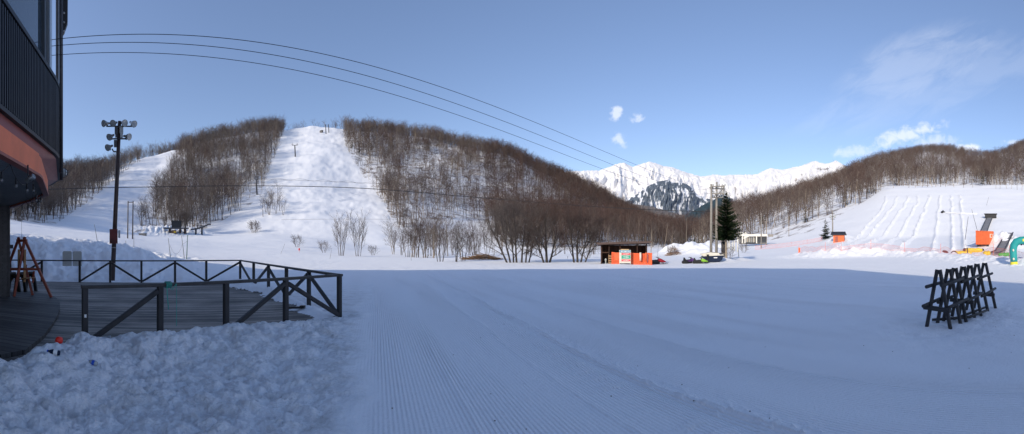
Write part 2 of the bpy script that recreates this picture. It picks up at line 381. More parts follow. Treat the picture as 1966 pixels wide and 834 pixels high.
# foliage of far, bare crowns: grey-brown to reddish twigs, different per tree
def twig_mat(name, cols):
    m = bpy.data.materials.new(name); m.use_nodes = True; t = m.node_tree; b = t.nodes['Principled BSDF']
    oi = N(t, 'ShaderNodeObjectInfo'); r = N(t, 'ShaderNodeValToRGB')
    while len(r.color_ramp.elements) < len(cols): r.color_ramp.elements.new(.5)
    for i, c in enumerate(cols):
        r.color_ramp.elements[i].position = i / (len(cols) - 1); r.color_ramp.elements[i].color = (*c, 1)
    t.links.new(oi.outputs['Random'], r.inputs[0]); t.links.new(r.outputs[0], b.inputs['Base Color'])
    b.inputs['Roughness'].default_value = .95; b.inputs['Specular IOR Level'].default_value = .1; return m
M['twigs'] = twig_mat('twigs', [(.17, .145, .13), (.12, .10, .09), (.13, .095, .08), (.21, .18, .155), (.11, .095, .09)])
M['twigs_red'] = twig_mat('twigs_red', [(.105, .062, .052), (.085, .058, .050), (.07, .052, .048)])
M['needles'] = twig_mat('needles', [(.018, .034, .016), (.025, .045, .02), (.02, .032, .018)])
# snow
def snow_mat():
    m = bpy.data.materials.new('snow'); m.use_nodes = True; t = m.node_tree; b = t.nodes['Principled BSDF']
    b.inputs['Roughness'].default_value = .75; b.inputs['Specular IOR Level'].default_value = .25
    c = N(t, 'ShaderNodeTexCoord')
    at = N(t, 'ShaderNodeAttribute', attribute_name='zones'); sp = N(t, 'ShaderNodeSeparateColor'); t.links.new(at.outputs['Color'], sp.inputs[0])
    rough, grm, brown = sp.outputs
    def ns(scale, det, rg=.55, vec=None):
        n = N(t, 'ShaderNodeTexNoise'); n.inputs['Scale'].default_value = scale; n.inputs['Detail'].default_value = det; n.inputs['Roughness'].default_value = rg
        t.links.new(vec or c.outputs['Object'], n.inputs['Vector']); return n.outputs['Fac']
    # colour: clean snow, grubby flecks where people walk, dead undergrowth poking through under the far woods
    d1 = N(t, 'ShaderNodeMapRange'); t.links.new(ns(2.4, 8, .7), d1.inputs[0]); d1.inputs[1].default_value = .48; d1.inputs[2].default_value = .70
    dirt = mth(t, 'MULTIPLY', mth(t, 'MULTIPLY', d1.outputs[0], rough), .4)
    x = N(t, 'ShaderNodeMix', data_type='RGBA'); t.links.new(dirt, x.inputs[0]); x.inputs[6].default_value = (.86, .875, .90, 1); x.inputs[7].default_value = (.30, .27, .23, 1)
    d2 = N(t, 'ShaderNodeMapRange'); t.links.new(ns(.16, 8, .75), d2.inputs[0]); d2.inputs[1].default_value = .50; d2.inputs[2].default_value = .60
    x2 = N(t, 'ShaderNodeMix', data_type='RGBA'); t.links.new(mth(t, 'MULTIPLY', d2.outputs[0], brown), x2.inputs[0])
    t.links.new(x.outputs[2], x2.inputs[6]); x2.inputs[7].default_value = (.13, .095, .075, 1)
    t.links.new(x2.outputs[2], b.inputs['Base Color'])
    # corduroy: fine ridges along the groomer heading
    mp = N(t, 'ShaderNodeMapping'); mp.vector_type = 'POINT'; mp.inputs['Rotation'].default_value = (0, 0, GH); t.links.new(c.outputs['Object'], mp.inputs[0])
    wv = N(t, 'ShaderNodeTexWave', wave_type='BANDS', bands_direction='X', wave_profile='SIN'); wv.inputs['Scale'].default_value = 6.6 / 2; wv.inputs['Distortion'].default_value = 0
    wv.inputs['Scale'].default_value = 1 / .047 * .314 
    t.links.new(mp.outputs[0], wv.inputs['Vector'])
    mp2 = N(t, 'ShaderNodeMapping'); mp2.inputs['Scale'].default_value = (1.2, .12, 1); t.links.new(mp.outputs[0], mp2.inputs[0])
    patch = N(t, 'ShaderNodeMapRange'); t.links.new(ns(1.0, 3, .5, mp2.outputs[0]), patch.inputs[0]); patch.inputs[1].default_value = .35; patch.inputs[2].default_value = .62
    cord = mth(t, 'MULTIPLY', mth(t, 'MULTIPLY', wv.outputs['Fac'], grm), mth(t, 'MULTIPLY', patch.outputs[0], .012))
    h = mth(t, 'ADD', cord, mth(t, 'MULTIPLY', ns(26, 6, .6), .014))
    h = mth(t, 'ADD', h, mth(t, 'MULTIPLY', mth(t, 'MULTIPLY', ns(9, 7, .6), rough), .085))
    h = mth(t, 'ADD', h, mth(t, 'MULTIPLY', mth(t, 'MULTIPLY', ns(.9, 5, .6), mth(t, 'SUBTRACT', 1.0, grm)), .16))
    bp = N(t, 'ShaderNodeBump'); bp.inputs['Strength'].default_value = 1; bp.inputs['Distance'].default_value = 1.0
    t.links.new(h, bp.inputs['Height']); t.links.new(bp.outputs[0], b.inputs['Normal'])
    return m
M['snow'] = snow_mat()
M['snow_plain'] = mat('snow_plain', (.86, .875, .90), .8, bump=.03, bscale=6)
def mountain_mat(name, snow, dark, dark2, bias, scale):
    m = bpy.data.materials.new(name); m.use_nodes = True; t = m.node_tree; b = t.nodes['Principled BSDF']
    b.inputs['Roughness'].default_value = .9; b.inputs['Specular IOR Level'].default_value = .1
    at = N(t, 'ShaderNodeAttribute', attribute_name='zones'); sp = N(t, 'ShaderNodeSeparateColor'); t.links.new(at.outputs['Color'], sp.inputs[0])
    c = N(t, 'ShaderNodeTexCoord'); n = N(t, 'ShaderNodeTexNoise'); n.inputs['Scale'].default_value = scale; n.inputs['Detail'].default_value = 10; n.inputs['Roughness'].default_value = .68
    t.links.new(c.outputs['Object'], n.inputs['Vector'])
    k = mth(t, 'ADD', sp.outputs[0], mth(t, 'MULTIPLY', mth(t, 'SUBTRACT', n.outputs['Fac'], .5), 1.5))
    r = N(t, 'ShaderNodeMapRange'); t.links.new(k, r.inputs[0]); r.inputs[1].default_value = bias - .1; r.inputs[2].default_value = bias + .1
    n2 = N(t, 'ShaderNodeTexNoise'); n2.inputs['Scale'].default_value = scale * 6; n2.inputs['Detail'].default_value = 6; t.links.new(c.outputs['Object'], n2.inputs['Vector'])
    xd = N(t, 'ShaderNodeMix', data_type='RGBA'); t.links.new(n2.outputs['Fac'], xd.inputs[0]); xd.inputs[6].default_value = (*dark, 1); xd.inputs[7].default_value = (*dark2, 1)
    x = N(t, 'ShaderNodeMix', data_type='RGBA'); t.links.new(r.outputs[0], x.inputs[0]); x.inputs[6].default_value = (*snow, 1); t.links.new(xd.outputs[2], x.inputs[7])
    t.links.new(x.outputs[2], b.inputs['Base Color'])
    bp = N(t, 'ShaderNodeBump'); bp.inputs['Strength'].default_value = .8; bp.inputs['Distance'].default_value = 30; t.links.new(n.outputs['Fac'], bp.inputs['Height']); t.links.new(bp.outputs[0], b.inputs['Normal'])
    return m
M['mt_snow'] = mountain_mat('mt_snow', (.82, .82, .83), (.20, .19, .19), (.34, .32, .31), .80, .0035)
M['mt_rock_hazed'] = mountain_mat('mt_rock_hazed', (.78, .81, .86), (.09, .12, .16), (.15, .18, .22), .66, .006)  # distance haze is painted in as a blue-grey tint of the rock
M['mt_wood'] = mountain_mat('mt_wood', (.6, .6, .62), (.13, .115, .11), (.22, .20, .19), .30, .01)
M['mt_fir'] = mountain_mat('mt_fir', (.55, .6, .66), (.03, .06, .075), (.06, .09, .11), .18, .012)
# deck boards: run along the view, each board its own tone, dark gaps between
def board_mat(name, ang, wd, c1, c2, gap=.08):
    m = bpy.data.materials.new(name); m.use_nodes = True; t = m.node_tree; b = t.nodes['Principled BSDF']
    b.inputs['Roughness'].default_value = .62; b.inputs['Specular IOR Level'].default_value = .35
    c = N(t, 'ShaderNodeTexCoord'); mp = N(t, 'ShaderNodeMapping'); mp.inputs['Rotation'].default_value = (0, 0, ang); t.links.new(c.outputs['Object'], mp.inputs[0])
    s = N(t, 'ShaderNodeSeparateXYZ'); t.links.new(mp.outputs[0], s.inputs[0])
    q = mth(t, 'DIVIDE', s.outputs[1], wd); fl = mth(t, 'FLOOR', q); fr = mth(t, 'FRACT', q)
    wn = N(t, 'ShaderNodeTexWhiteNoise', noise_dimensions='1D'); t.links.new(fl, wn.inputs['W'])
    mp2 = N(t, 'ShaderNodeMapping'); mp2.inputs['Scale'].default_value = (1.2, 9, 1); t.links.new(mp.outputs[0], mp2.inputs[0])
    n = N(t, 'ShaderNodeTexNoise'); n.inputs['Scale'].default_value = 3; n.inputs['Detail'].default_value = 7; n.inputs['Roughness'].default_value = .7; t.links.new(mp2.outputs[0], n.inputs['Vector'])
    n3 = N(t, 'ShaderNodeTexNoise'); n3.inputs['Scale'].default_value = .7; n3.inputs['Detail'].default_value = 4; t.links.new(mp.outputs[0], n3.inputs['Vector'])
    k = mth(t, 'ADD', mth(t, 'MULTIPLY', wn.outputs['Value'], .35), mth(t, 'ADD', mth(t, 'MULTIPLY', n.outputs['Fac'], .7), mth(t, 'MULTIPLY', mth(t, 'SUBTRACT', n3.outputs['Fac'], .5), .8)))
    r = N(t, 'ShaderNodeMapRange'); t.links.new(k, r.inputs[0]); r.inputs[1].default_value = .3; r.inputs[2].default_value = .8
    x = N(t, 'ShaderNodeMix', data_type='RGBA'); t.links.new(r.outputs[0], x.inputs[0]); x.inputs[6].default_value = (*c1, 1); x.inputs[7].default_value = (*c2, 1)
    g = mth(t, 'LESS_THAN', fr, gap); x2 = N(t, 'ShaderNodeMix', data_type='RGBA'); t.links.new(g, x2.inputs[0]); t.links.new(x.outputs[2], x2.inputs[6]); x2.inputs[7].default_value = (.008, .008, .008, 1)
    t.links.new(x2.outputs[2], b.inputs['Base Color'])
    bp = N(t, 'ShaderNodeBump'); bp.inputs['Distance'].default_value = .012; t.links.new(mth(t, 'SUBTRACT', mth(t, 'MULTIPLY', n.outputs['Fac'], .5), g), bp.inputs['Height']); t.links.new(bp.outputs[0], b.inputs['Normal'])
    return m
M['deck'] = board_mat('deck', R(-48), .14, (.07, .064, .058), (.42, .37, .32), .1)
M['platform'] = board_mat('platform', R(-35), .2, (.03, .028, .028), (.13, .12, .11), .12)
M['soffit'] = board_mat('soffit', R(-30), .12, (.19, .20, .21), (.24, .25, .26), .07)
def glass_mat():
    m = bpy.data.materials.new('window_glass'); m.use_nodes = True; b = m.node_tree.nodes['Principled BSDF']
    b.inputs['Base Color'].default_value = (.04, .06, .08, 1); b.inputs['Roughness'].default_value = .02; b.inputs['Specular IOR Level'].default_value = 1.0; b.inputs['IOR'].default_value = 1.9; return m
M['glass'] = glass_mat()
# ------------------------------------------------------------------ ground sheet
def ground_mesh():
    fine_a = np.arange(R(-84), R(84), R(.125)); rest = np.arange(R(84), R(276), R(2.0)); A = np.concatenate([fine_a, rest])
    ds = [0.02, .4]
    d = .9
    while d < FAR * 2.2:
        ds.append(d)
        if d < 14: d *= 1.0075
        elif d < 30: d *= 1.009
        elif d < 110: d *= 1.0062
        elif d < 520: d *= 1.0095
        elif d < 1100: d *= 1.02
        else: d *= 1.12
    D = np.array(ds); AA, DD = np.meshgrid(A, D, indexing='ij'); X_ = DD * np.sin(AA); Y_ = DD * np.cos(AA)
    # fold the wrap so that the profile sees angles in -pi..pi
    Z_ = ground(X_, Y_); V = np.stack([X_, Y_, Z_], -1).reshape(-1, 3)
    o = mesh_np('snow_ground', V, grid_quads(len(A), len(D), True), M['snow'])
    x = V[:, 0]; y = V[:, 1]; dd = np.hypot(x, y); gs, gt = groom_st(x, y)
    edge = -.28 + (fbm(gt / 1.4, gt * 0 + 3, 3, 2) - .5) * .7
    rough = (1 - sstep(edge - .35, edge + .1, gs)) * (1 - sstep(12, 20, dd))
    rb, _, _ = poly_dist(x, y, [xy(1800, 8.4), xy(1895, 11.3)]); rackz = np.exp(-(rb / 1.7) ** 2)
    rough2 = np.maximum(rough, rackz * .5)
    grm = (1 - np.maximum(rough, rackz)) * (1 - sstep(16, 34, dd))
    px = np.arctan2(x, y) * F + CX; py = HY - (V[:, 2] - EYE) / np.maximum(dd, .1) * F
    br = np.zeros(len(x))
    for P in FORESTS: br = np.maximum(br, in_poly(px, py, P[0]) * P[1])
    br = br * (dd > 100)
    col = np.stack([rough2, grm, br, np.ones(len(x))], -1).astype(np.float32)
    ca = o.data.color_attributes.new('zones', 'FLOAT_COLOR', 'POINT'); ca.data.foreach_set('color', col.ravel())
    o['kind'] = 'structure'; return o
FORESTS = [([(-400, 335), (60, 325), (120, 325), (200, 315), (290, 285), (240, 330), (178, 382), (105, 432), (0, 422), (-400, 415)], .7, 1.0),
           ([(342, 278), (400, 262), (480, 243), (548, 240), (532, 290), (516, 330), (503, 372), (478, 396), (425, 425), (385, 443), (355, 447), (258, 446), (300, 398), (323, 350), (337, 310)], .7, 1.0),
           ([(655, 230), (800, 235), (1000, 290), (1100, 340), (1200, 395), (1310, 452), (1330, 474), (1100, 478), (960, 474), (930, 432), (880, 418), (850, 425), (800, 440), (762, 438), (738, 393), (690, 328), (663, 280)], .9, 1.25),
           ([(1330, 474), (1340, 446), (1400, 390), (1500, 358), (1600, 322), (1700, 282), (1800, 268), (2300, 268), (2300, 352), (1700, 358), (1686, 370), (1640, 400), (1600, 424), (1560, 444), (1480, 461), (1400, 472)], .85, 1.1)]
ground_mesh()
# ------------------------------------------------------------------ far mountains
def mountain(name, sil, d_ridge, d_base, y_base, mt, amp, nscale, zone, p_step=1.2, nj=110, seed=1, shape=1.0):
    p0, p1 = sil[0][0], sil[-1][0]; P = np.arange(p0, p1 + .1, p_step); sy = np.interp(P, [s[0] for s in sil], [s[1] for s in sil])
    t = np.linspace(0, 1.35, nj); PP, TT = np.meshgrid(P, t, indexing='ij'); SY = np.repeat(sy[:, None], nj, 1)
    DD = d_base + (d_ridge - d_base) * TT; zb = zy(y_base, d_base); zr = EYE + (HY - SY) / F * d_ridge
    tt = np.where(TT <= 1, TT, 1); Z_ = zb + (zr - zb) * tt ** shape - np.where(TT > 1, (TT - 1) * 1.6 * np.maximum(zr - zb, 10), 0)
    A_ = (PP - CX) / F; X_ = DD * np.sin(A_); Y_ = DD * np.cos(A_)
    # spurs and gullies: noise stretched down the fall line
    warp = (fbm(PP / 30, TT * 3, 3, seed + 5) - .5) * 2.2
    n = 1 - np.abs(2 * fbm(PP / nscale + warp, TT * 2.2 + warp, 5, seed, .55) - 1)
    n2 = 1 - np.abs(2 * fbm(PP / (nscale * .35) + warp * 2, TT * 5, 4, seed + 3, .6) - 1)
    env = np.clip(np.minimum(TT * 5, (1.0 - np.minimum(TT, 1)) * 3 + .10), 0, 1)
    Z_ = Z_ + env * amp * ((n - .75) * 1.0 + (n2 - .75) * .38)
    V = np.stack([X_, Y_, Z_], -1).reshape(-1, 3)
    o = mesh_np(name, V, grid_quads(len(P), nj), mt)
    z = zone(PP, TT, n, n2, HY - (Z_ - EYE) / DD * F); col = np.stack([z, z, z, np.ones_like(z)], -1).astype(np.float32)
    ca = o.data.color_attributes.new('zones', 'FLOAT_COLOR', 'POINT'); ca.data.foreach_set('color', col.ravel()); o['kind'] = 'structure'; return o
mountain('mountain_range', [(980, 345), (1050, 333), (1112, 328), (1150, 327), (1175, 319), (1190, 312), (1200, 313), (1215, 319), (1232, 314), (1245, 310), (1258, 313), (1275, 319), (1290, 321), (1310, 327), (1335, 336), (1352, 338), (1370, 335), (1400, 336), (1430, 335), (1455, 334), (1470, 326), (1480, 322), (1500, 326), (1520, 322), (1545, 316), (1557, 311), (1566, 309), (1573, 312), (1585, 315), (1597, 312), (1606, 307), (1616, 314), (1628, 323), (1700, 330), (1850, 320)],
         7500, 4600, 440, M['mt_snow'], 250, 26, lambda P, T, n, n2, y: .30 + .5 * np.clip((.70 - n2) * 3, 0, 1) + .3 * np.clip((.62 - n) * 3, 0, 1) + .25 * (1 - np.clip(T * 1.2, 0, 1)), seed=3)
mountain('rocky_mountain', [(1120, 425), (1150, 408), (1180, 396), (1205, 383), (1225, 372), (1245, 357), (1262, 349), (1280, 346), (1296, 351), (1316, 352), (1326, 360), (1338, 372), (1352, 380), (1370, 384), (1390, 372), (1402, 380), (1425, 392), (1460, 405), (1500, 415)],
         4300, 3000, 455, M['mt_rock_hazed'], 150, 12, lambda P, T, n, n2, y: np.clip(1.0 - np.clip((.84 - n) * 3.2, 0, 1) * .75 - np.clip((.75 - n2) * 3, 0, 1) * .55, 0, 1) , seed=8, p_step=.8)
mountain('wooded_spur', [(1100, 430), (1180, 396), (1215, 391), (1240, 394), (1262, 399), (1290, 408), (1320, 415), (1345, 430), (1360, 445)],
         2900, 2100, 470, M['mt_wood'], 60, 12, lambda P, T, n, n2, y: .3 + .5 * n, seed=12, p_step=1.5, nj=60)
mountain('fir_spur', [(1262, 452), (1285, 435), (1303, 424), (1322, 410), (1340, 399), (1362, 387), (1385, 376), (1394, 376), (1408, 388), (1430, 402), (1500, 430)],
         2300, 1500, 475, M['mt_fir'], 60, 14, lambda P, T, n, n2, y: .25 + .7 * n, seed=15, p_step=1.5, nj=60)
# ------------------------------------------------------------------ mesh collector
class MB:
    def __init__(s): s.v = []; s.f = []; s.m = []; s.mi = 0
    def add(s, vs, fs):
        k = len(s.v); s.v += [tuple(q) for q in vs]; s.f += [tuple(i + k for i in f) for f in fs]; s.m += [s.mi] * len(fs); return s
    def box(s, c, sz, rz=0.0, rot=None):
        c = Vector(c); h = [q / 2 for q in sz]; Mx = rot if rot is not None else Matrix.Rotation(rz, 3, 'Z')
        vs = [c + Mx @ Vector((a * h[0], b * h[1], d * h[2])) for a in (-1, 1) for b in (-1, 1) for d in (-1, 1)]
        return s.add(vs, [(0, 1, 3, 2), (4, 6, 7, 5), (0, 4, 5, 1), (2, 3, 7, 6), (0, 2, 6, 4), (1, 5, 7, 3)])
    def beam(s, p, q, w=.1, h=.1, up=(0, 0, 1), ch=.12):
        p = Vector(p); q = Vector(q); d = (q - p).normalized(); u = Vector(up)
        if abs(d.dot(u)) > .98: u = Vector((0, 1, 0))
        x = d.cross(u).normalized(); y = x.cross(d).normalized(); c = ch * min(w, h); a, b = w / 2, h / 2
        prof_ = [(-a + c, -b), (a - c, -b), (a, -b + c), (a, b - c), (a - c, b), (-a + c, b), (-a, b - c), (-a, -b + c)]
        vs = [e + x * i + y * j for e in (p, q) for i, j in prof_]
        fs = [(i, (i + 1) % 8, 8 + (i + 1) % 8, 8 + i) for i in range(8)] + [tuple(range(7, -1, -1)), tuple(range(8, 16))]
        return s.add(vs, fs)
    def tube(s, pts, r, n=8, cap=True):
        pts = [Vector(p) for p in pts]; rs = r if isinstance(r, (list, tuple)) else [r] * len(pts); vs = []; u = None
        for i, p in enumerate(pts):
            d = (pts[min(i + 1, len(pts) - 1)] - pts[max(i - 1, 0)])
            d = d.normalized() if d.length > 1e-9 else Vector((0, 0, 1))
            if u is None: u = d.orthogonal().normalized()
            else:
                u = (u - d * u.dot(d)); u = u.normalized() if u.length > 1e-6 else d.orthogonal().normalized()
            w_ = d.cross(u)
            for k in range(n):
                a = 2 * math.pi * k / n; vs.append(p + (u * math.cos(a) + w_ * math.sin(a)) * rs[i])
        fs = [(i * n + k, i * n + (k + 1) % n, (i + 1) * n + (k + 1) % n, (i + 1) * n + k) for i in range(len(pts) - 1) for k in range(n)]
        if cap: fs += [tuple(range(n - 1, -1, -1)), tuple(range((len(pts) - 1) * n, len(pts) * n))]
        return s.add(vs, fs)
    def prism(s, poly, z0, z1, top=True, bot=True):
        n = len(poly); vs = [(x, y, z0) for x, y in poly] + [(x, y, z1) for x, y in poly]
        fs = [(i, (i + 1) % n, n + (i + 1) % n, n + i) for i in range(n)]
        if top: fs.append(tuple(range(n, 2 * n)))
        if bot: fs.append(tuple(range(n - 1, -1, -1)))
        return s.add(vs, fs)
    def ext(s, prof_, o, ax, ay, az_, depth):
        """extrude a 2-D outline (in axes ax, ay) by depth along az_"""
        o, ax, ay, az_ = map(Vector, (o, ax, ay, az_)); n = len(prof_)
        vs = [o + ax * x + ay * y - az_ * depth / 2 for x, y in prof_] + [o + ax * x + ay * y + az_ * depth / 2 for x, y in prof_]
        return s.add(vs, [(i, (i + 1) % n, n + (i + 1) % n, n + i) for i in range(n)] + [tuple(range(n - 1, -1, -1)), tuple(range(n, 2 * n))])
    def ball(s, c, r, n=8, m=6, sq=(1, 1, 1), jit=0.0, rg=rnd):
        c = Vector(c); vs = [c + Vector((0, 0, r * sq[2]))]
        for i in range(1, m):
            t = math.pi * i / m
            for k in range(n):
                a = 2 * math.pi * k / n; q = 1 + rg.uniform(-jit, jit); vs.append(c + Vector((math.sin(t) * math.cos(a) * r * sq[0] * q, math.sin(t) * math.sin(a) * r * sq[1] * q, math.cos(t) * r * sq[2] * q)))
        vs.append(c - Vector((0, 0, r * sq[2]))); L = len(vs) - 1
        fs = [(0, 1 + k, 1 + (k + 1) % n) for k in range(n)]
        for i in range(m - 2): fs += [(1 + i * n + k, 1 + (i + 1) * n + k, 1 + (i + 1) * n + (k + 1) % n, 1 + i * n + (k + 1) % n) for k in range(n)]
        fs += [(1 + (m - 2) * n + (k + 1) % n, 1 + (m - 2) * n + k, L) for k in range(n)]
        return s.add(vs, fs)
    def lathe(s, o, axis, prof_, n=14):
        o = Vector(o); d = Vector(axis).normalized(); u = d.orthogonal().normalized(); w_ = d.cross(u); vs = []
        for (r, h) in prof_:
            for k in range(n):
                a = 2 * math.pi * k / n; vs.append(o + d * h + (u * math.cos(a) + w_ * math.sin(a)) * r)
        L = len(prof_); return s.add(vs, [(i * n + k, i * n + (k + 1) % n, (i + 1) * n + (k + 1) % n, (i + 1) * n + k) for i in range(L - 1) for k in range(n)])
    def build(s, name, mt, parent=None, smooth=False, origin=None):
        og = Vector(origin) if origin is not None else (Vector(parent['o_']) if parent is not None and 'o_' in parent else Vector((0, 0, 0)))
        me = bpy.data.meshes.new(name); me.from_pydata([Vector(v_) - og for v_ in s.v], [], s.f)
        for q in (mt if isinstance(mt, (list, tuple)) else [mt]): me.materials.append(q)
        if isinstance(mt, (list, tuple)): me.polygons.foreach_set('material_index', s.m)
        if smooth: me.polygons.foreach_set('use_smooth', [True] * len(me.polygons))
        me.update(); o = bpy.data.objects.new(name, me); COL.objects.link(o)
        if parent is not None: o.parent = parent; o['o_'] = tuple(og)
        else: o.location = og; o['o_'] = tuple(og)
        return o
def tag(o, label, cat, group=None):
    o['label'] = label; o['category'] = cat
    if group: o['group'] = group
    return o
def thing(name, label, cat, loc, group=None):
    o = bpy.data.objects.new(name, None); COL.objects.link(o); o.location = loc; o['o_'] = tuple(loc); o.empty_display_size = .2
    return tag(o, label, cat, group)
def lone(mb, name, mt, label, cat, loc, group=None, smooth=False):
    return tag(mb.build(name, mt, None, smooth, origin=loc), label, cat, group)
def copy_tree(root, loc, rz=0, sc=1.0, label=None, group=None):
    c = root.copy(); COL.objects.link(c); c.location = loc; c.rotation_euler = (0, 0, rz); c.scale = (sc, sc, sc)
    if label: c['label'] = label
    if group: c['group'] = group
    for ch in list(root.children):
        k = ch.copy(); COL.objects.link(k); k.parent = c
        for g in ch.children:
            q = g.copy(); COL.objects.link(q); q.parent = k
    return c
# ------------------------------------------------------------------ lodge (the large building the photographer stands beside; it throws the foreground shade)
def offset_poly(pts, k):
    """offset an open/closed outline outward (outline runs clockwise seen from above along the front)"""
    out_ = []; n = len(pts)
    for i in range(n):
        p = Vector(pts[i]); a = (p - Vector(pts[i - 1])).normalized() if i > 0 else None; b = (Vector(pts[i + 1]) - p).normalized() if i < n - 1 else None
        a = a or b; b = b or a; na = Vector((a.y, -a.x)); nb = Vector((b.y, -b.x)); m_ = (na + nb).normalized(); out_.append(tuple(p + m_ * k / max(m_.dot(na), .4)))
    return out_
# outer line of the projecting upper floor, from behind the camera round the corner to the far left
BAL = [(-2.75, -.30), (-4.94, 1.60), (-7.02, 3.40), (-7.30, 3.60), (-9.67, 4.81), (-10.6, 5.0), (-13.9, 5.1), (-24, 5.2), (-42, -1.0), (-60, -8)]
FAS = [(-2.70, -.32), (-4.87, 1.56), (-6.30, 2.77), (-6.50, 2.90), (-8.61, 4.01), (-10.06, 4.22), (-13.1, 4.38), (-24, 4.6)]
LO = (-8, 2, 0)
lodge = thing('lodge_building', 'dark ribbed lodge with a coral fascia overhanging the wooden deck', 'building', LO)
def ribbon(mb, line, z0, z1, th):
    """upright band of thickness th along a line"""
    inn = offset_poly(line, -th); n = len(line); vs = [(x, y, z0) for x, y in line] + [(x, y, z1) for x, y in line] + [(x, y, z0) for x, y in inn] + [(x, y, z1) for x, y in inn]
    fs = []
    for i in range(n - 1): fs += [(i, i + 1, n + i + 1, n + i), (2 * n + i + 1, 2 * n + i, 3 * n + i, 3 * n + i + 1), (n + i, n + i + 1, 3 * n + i + 1, 3 * n + i), (i + 1, i, 2 * n + i, 2 * n + i + 1)]
    fs += [(0, n, 3 * n, 2 * n), (n - 1, 3 * n - 1, 4 * n - 1, 2 * n - 1)]; mb.add(vs, fs)
def resample(line, step):
    out_ = []; 
    for i in range(len(line) - 1):
        a = Vector(line[i]); b = Vector(line[i + 1]); k = max(1, int((b - a).length / step))
        out_ += [tuple(a.lerp(b, q / k)) for q in range(k)]
    return out_ + [line[-1]]
# cladding: standing ribs with shadow gaps
L_ = BAL[:8]
mb = MB(); ribbon(mb, L_, 3.45, 4.80, .10); clad = mb.build('cladding', M['cladding'], lodge)
mb = MB(); pts = resample(L_, .08)
for i, p in enumerate(pts[:-1]):
    q = pts[i + 1]; d = (Vector(q) - Vector(p)); 
    if p[0] < -14.5: break
    nn = Vector((d.y, -d.x)).normalized(); c = Vector(p) + nn * .022
    mb.box((c.x, c.y, 4.11), (.03, .034, 1.30), rot=Matrix.Rotation(math.atan2(d.y, d.x), 3, 'Z'))
mb.build('rib', M['cladding'], clad)
mb = MB(); ribbon(mb, offset_poly(L_, .045), 4.80, 4.87, .16); ribbon(mb, offset_poly(L_, .045), 3.385, 3.447, .16); mb.build('flashing', M['black'], clad)
# two-step fascia below: dark red sloping return, then coral band
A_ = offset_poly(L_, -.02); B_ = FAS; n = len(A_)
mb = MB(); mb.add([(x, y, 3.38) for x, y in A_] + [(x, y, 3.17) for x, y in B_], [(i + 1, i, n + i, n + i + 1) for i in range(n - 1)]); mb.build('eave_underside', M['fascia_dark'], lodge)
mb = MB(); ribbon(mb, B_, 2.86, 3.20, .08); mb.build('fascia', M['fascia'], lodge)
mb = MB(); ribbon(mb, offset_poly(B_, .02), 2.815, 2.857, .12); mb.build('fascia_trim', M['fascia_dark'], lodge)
C_ = offset_poly(B_, -.085); SOF = C_ + [(-24, -12), (-9, -12)]
mb = MB(); mb.prism(SOF, 2.87, 2.95); mb.build('soffit', M['soffit'], lodge)
# windows above the cladding, set back a little
Wl = offset_poly(L_, -.16)
mb = MB(); ribbon(mb, Wl, 4.87, 9.4, .05); win = mb.build('window_band', M['glass'], lodge)
mb = MB()
for (k, t_) in ((1, .16), (1, .90), (0, .55)):
    p = Vector(Wl[k]).lerp(Vector(Wl[k + 1]), t_); d = Vector(Wl[k + 1]) - Vector(Wl[k]); mb.box((p.x, p.y, 7.1), (.07, .13, 4.46), rot=Matrix.Rotation(math.atan2(d.y, d.x), 3, 'Z'))
mb.build('mullion', M['window_frame'], win)
mb = MB(); ribbon(mb, offset_poly(Wl, .03), 4.872, 4.96, .12); mb.build('sill', M['alu'], win)
d = Vector(BAL[2]) - Vector(BAL[1]); ang = math.atan2(d.y, d.x)
mb = MB(); p = Vector(BAL[1]).lerp(Vector(BAL[2]), 1.0) ; mb.box((p.x - .10, p.y - .10, 7.1), (.14, .14, 4.4), rot=Matrix.Rotation(ang, 3, 'Z')); mb.build('window_frame', M['alu'], win)
# downpipe and dark corner strip at the rounded corner
mb = MB(); mb.tube([(-8.25, 4.17, 3.3), (-8.25, 4.17, 9.4)], .045, 8); mb.tube([(-9.2, 4.66, 3.3), (-9.2, 4.66, 9.4)], .04, 8); mb.build('downpipe', M['steel_dark'], lodge, smooth=True)
mb = MB(); mb.box((-8.9, 4.40, 7.1), (1.2, .06, 4.4), rot=Matrix.Rotation(R(152.8), 3, 'Z')); mb.build('corner_panel', M['wall_grey'], lodge)
# scalloped dark eave bracket near the top of the frame
mb = MB(); mb.ext([(0, 0), (.14, .22), (.22, .45), (.235, 2.4), (0, 2.4)], (-9.45, 4.72, 6.95), (.457, .889, 0), (0, 0, 1), (.889, -.457, 0), .16); mb.build('eave_bracket', M['black'], lodge)
mb = MB()
for z in (7.15, 7.38, 7.62): mb = MB(); mb.ball((-9.33, 4.80, z), .035, 6, 4); mb.build('bolt', M['alu'], lodge)
# bulkhead lamp on the corner at fascia height
wl = thing('bulkhead_lamp', 'round caged bulkhead lamp on the lodge corner beside the coral fascia', 'lamp', (-9.7, 4.95, 3.58))
mb = MB(); mb.lathe((-9.68, 4.84, 3.58), (.457, .889, 0), [(0, 0), (.12, 0), (.12, .05)], 14); mb.build('base', M['black'], wl, True)
mb = MB(); mb.ball((-9.63, 4.94, 3.58), .11, 12, 8, (1, .9, 1)); mb.build('globe', M['glass_lamp'], wl, True)
mb = MB()
for k in range(4):
    a = k * math.pi / 4; mb.tube([Vector((-9.63, 4.94, 3.58)) + Vector((math.cos(a) * math.cos(t) * .127, math.sin(t) * .127, math.sin(a) * math.cos(t) * .127)) for t in np.linspace(0, math.pi, 9)], .006, 5)
mb.tube([(-9.63 + .13 * math.cos(t), 4.94, 3.58 + .13 * math.sin(t)) for t in np.linspace(0, 2 * math.pi, 17)], .006, 5); mb.build('cage', M['black'], wl)
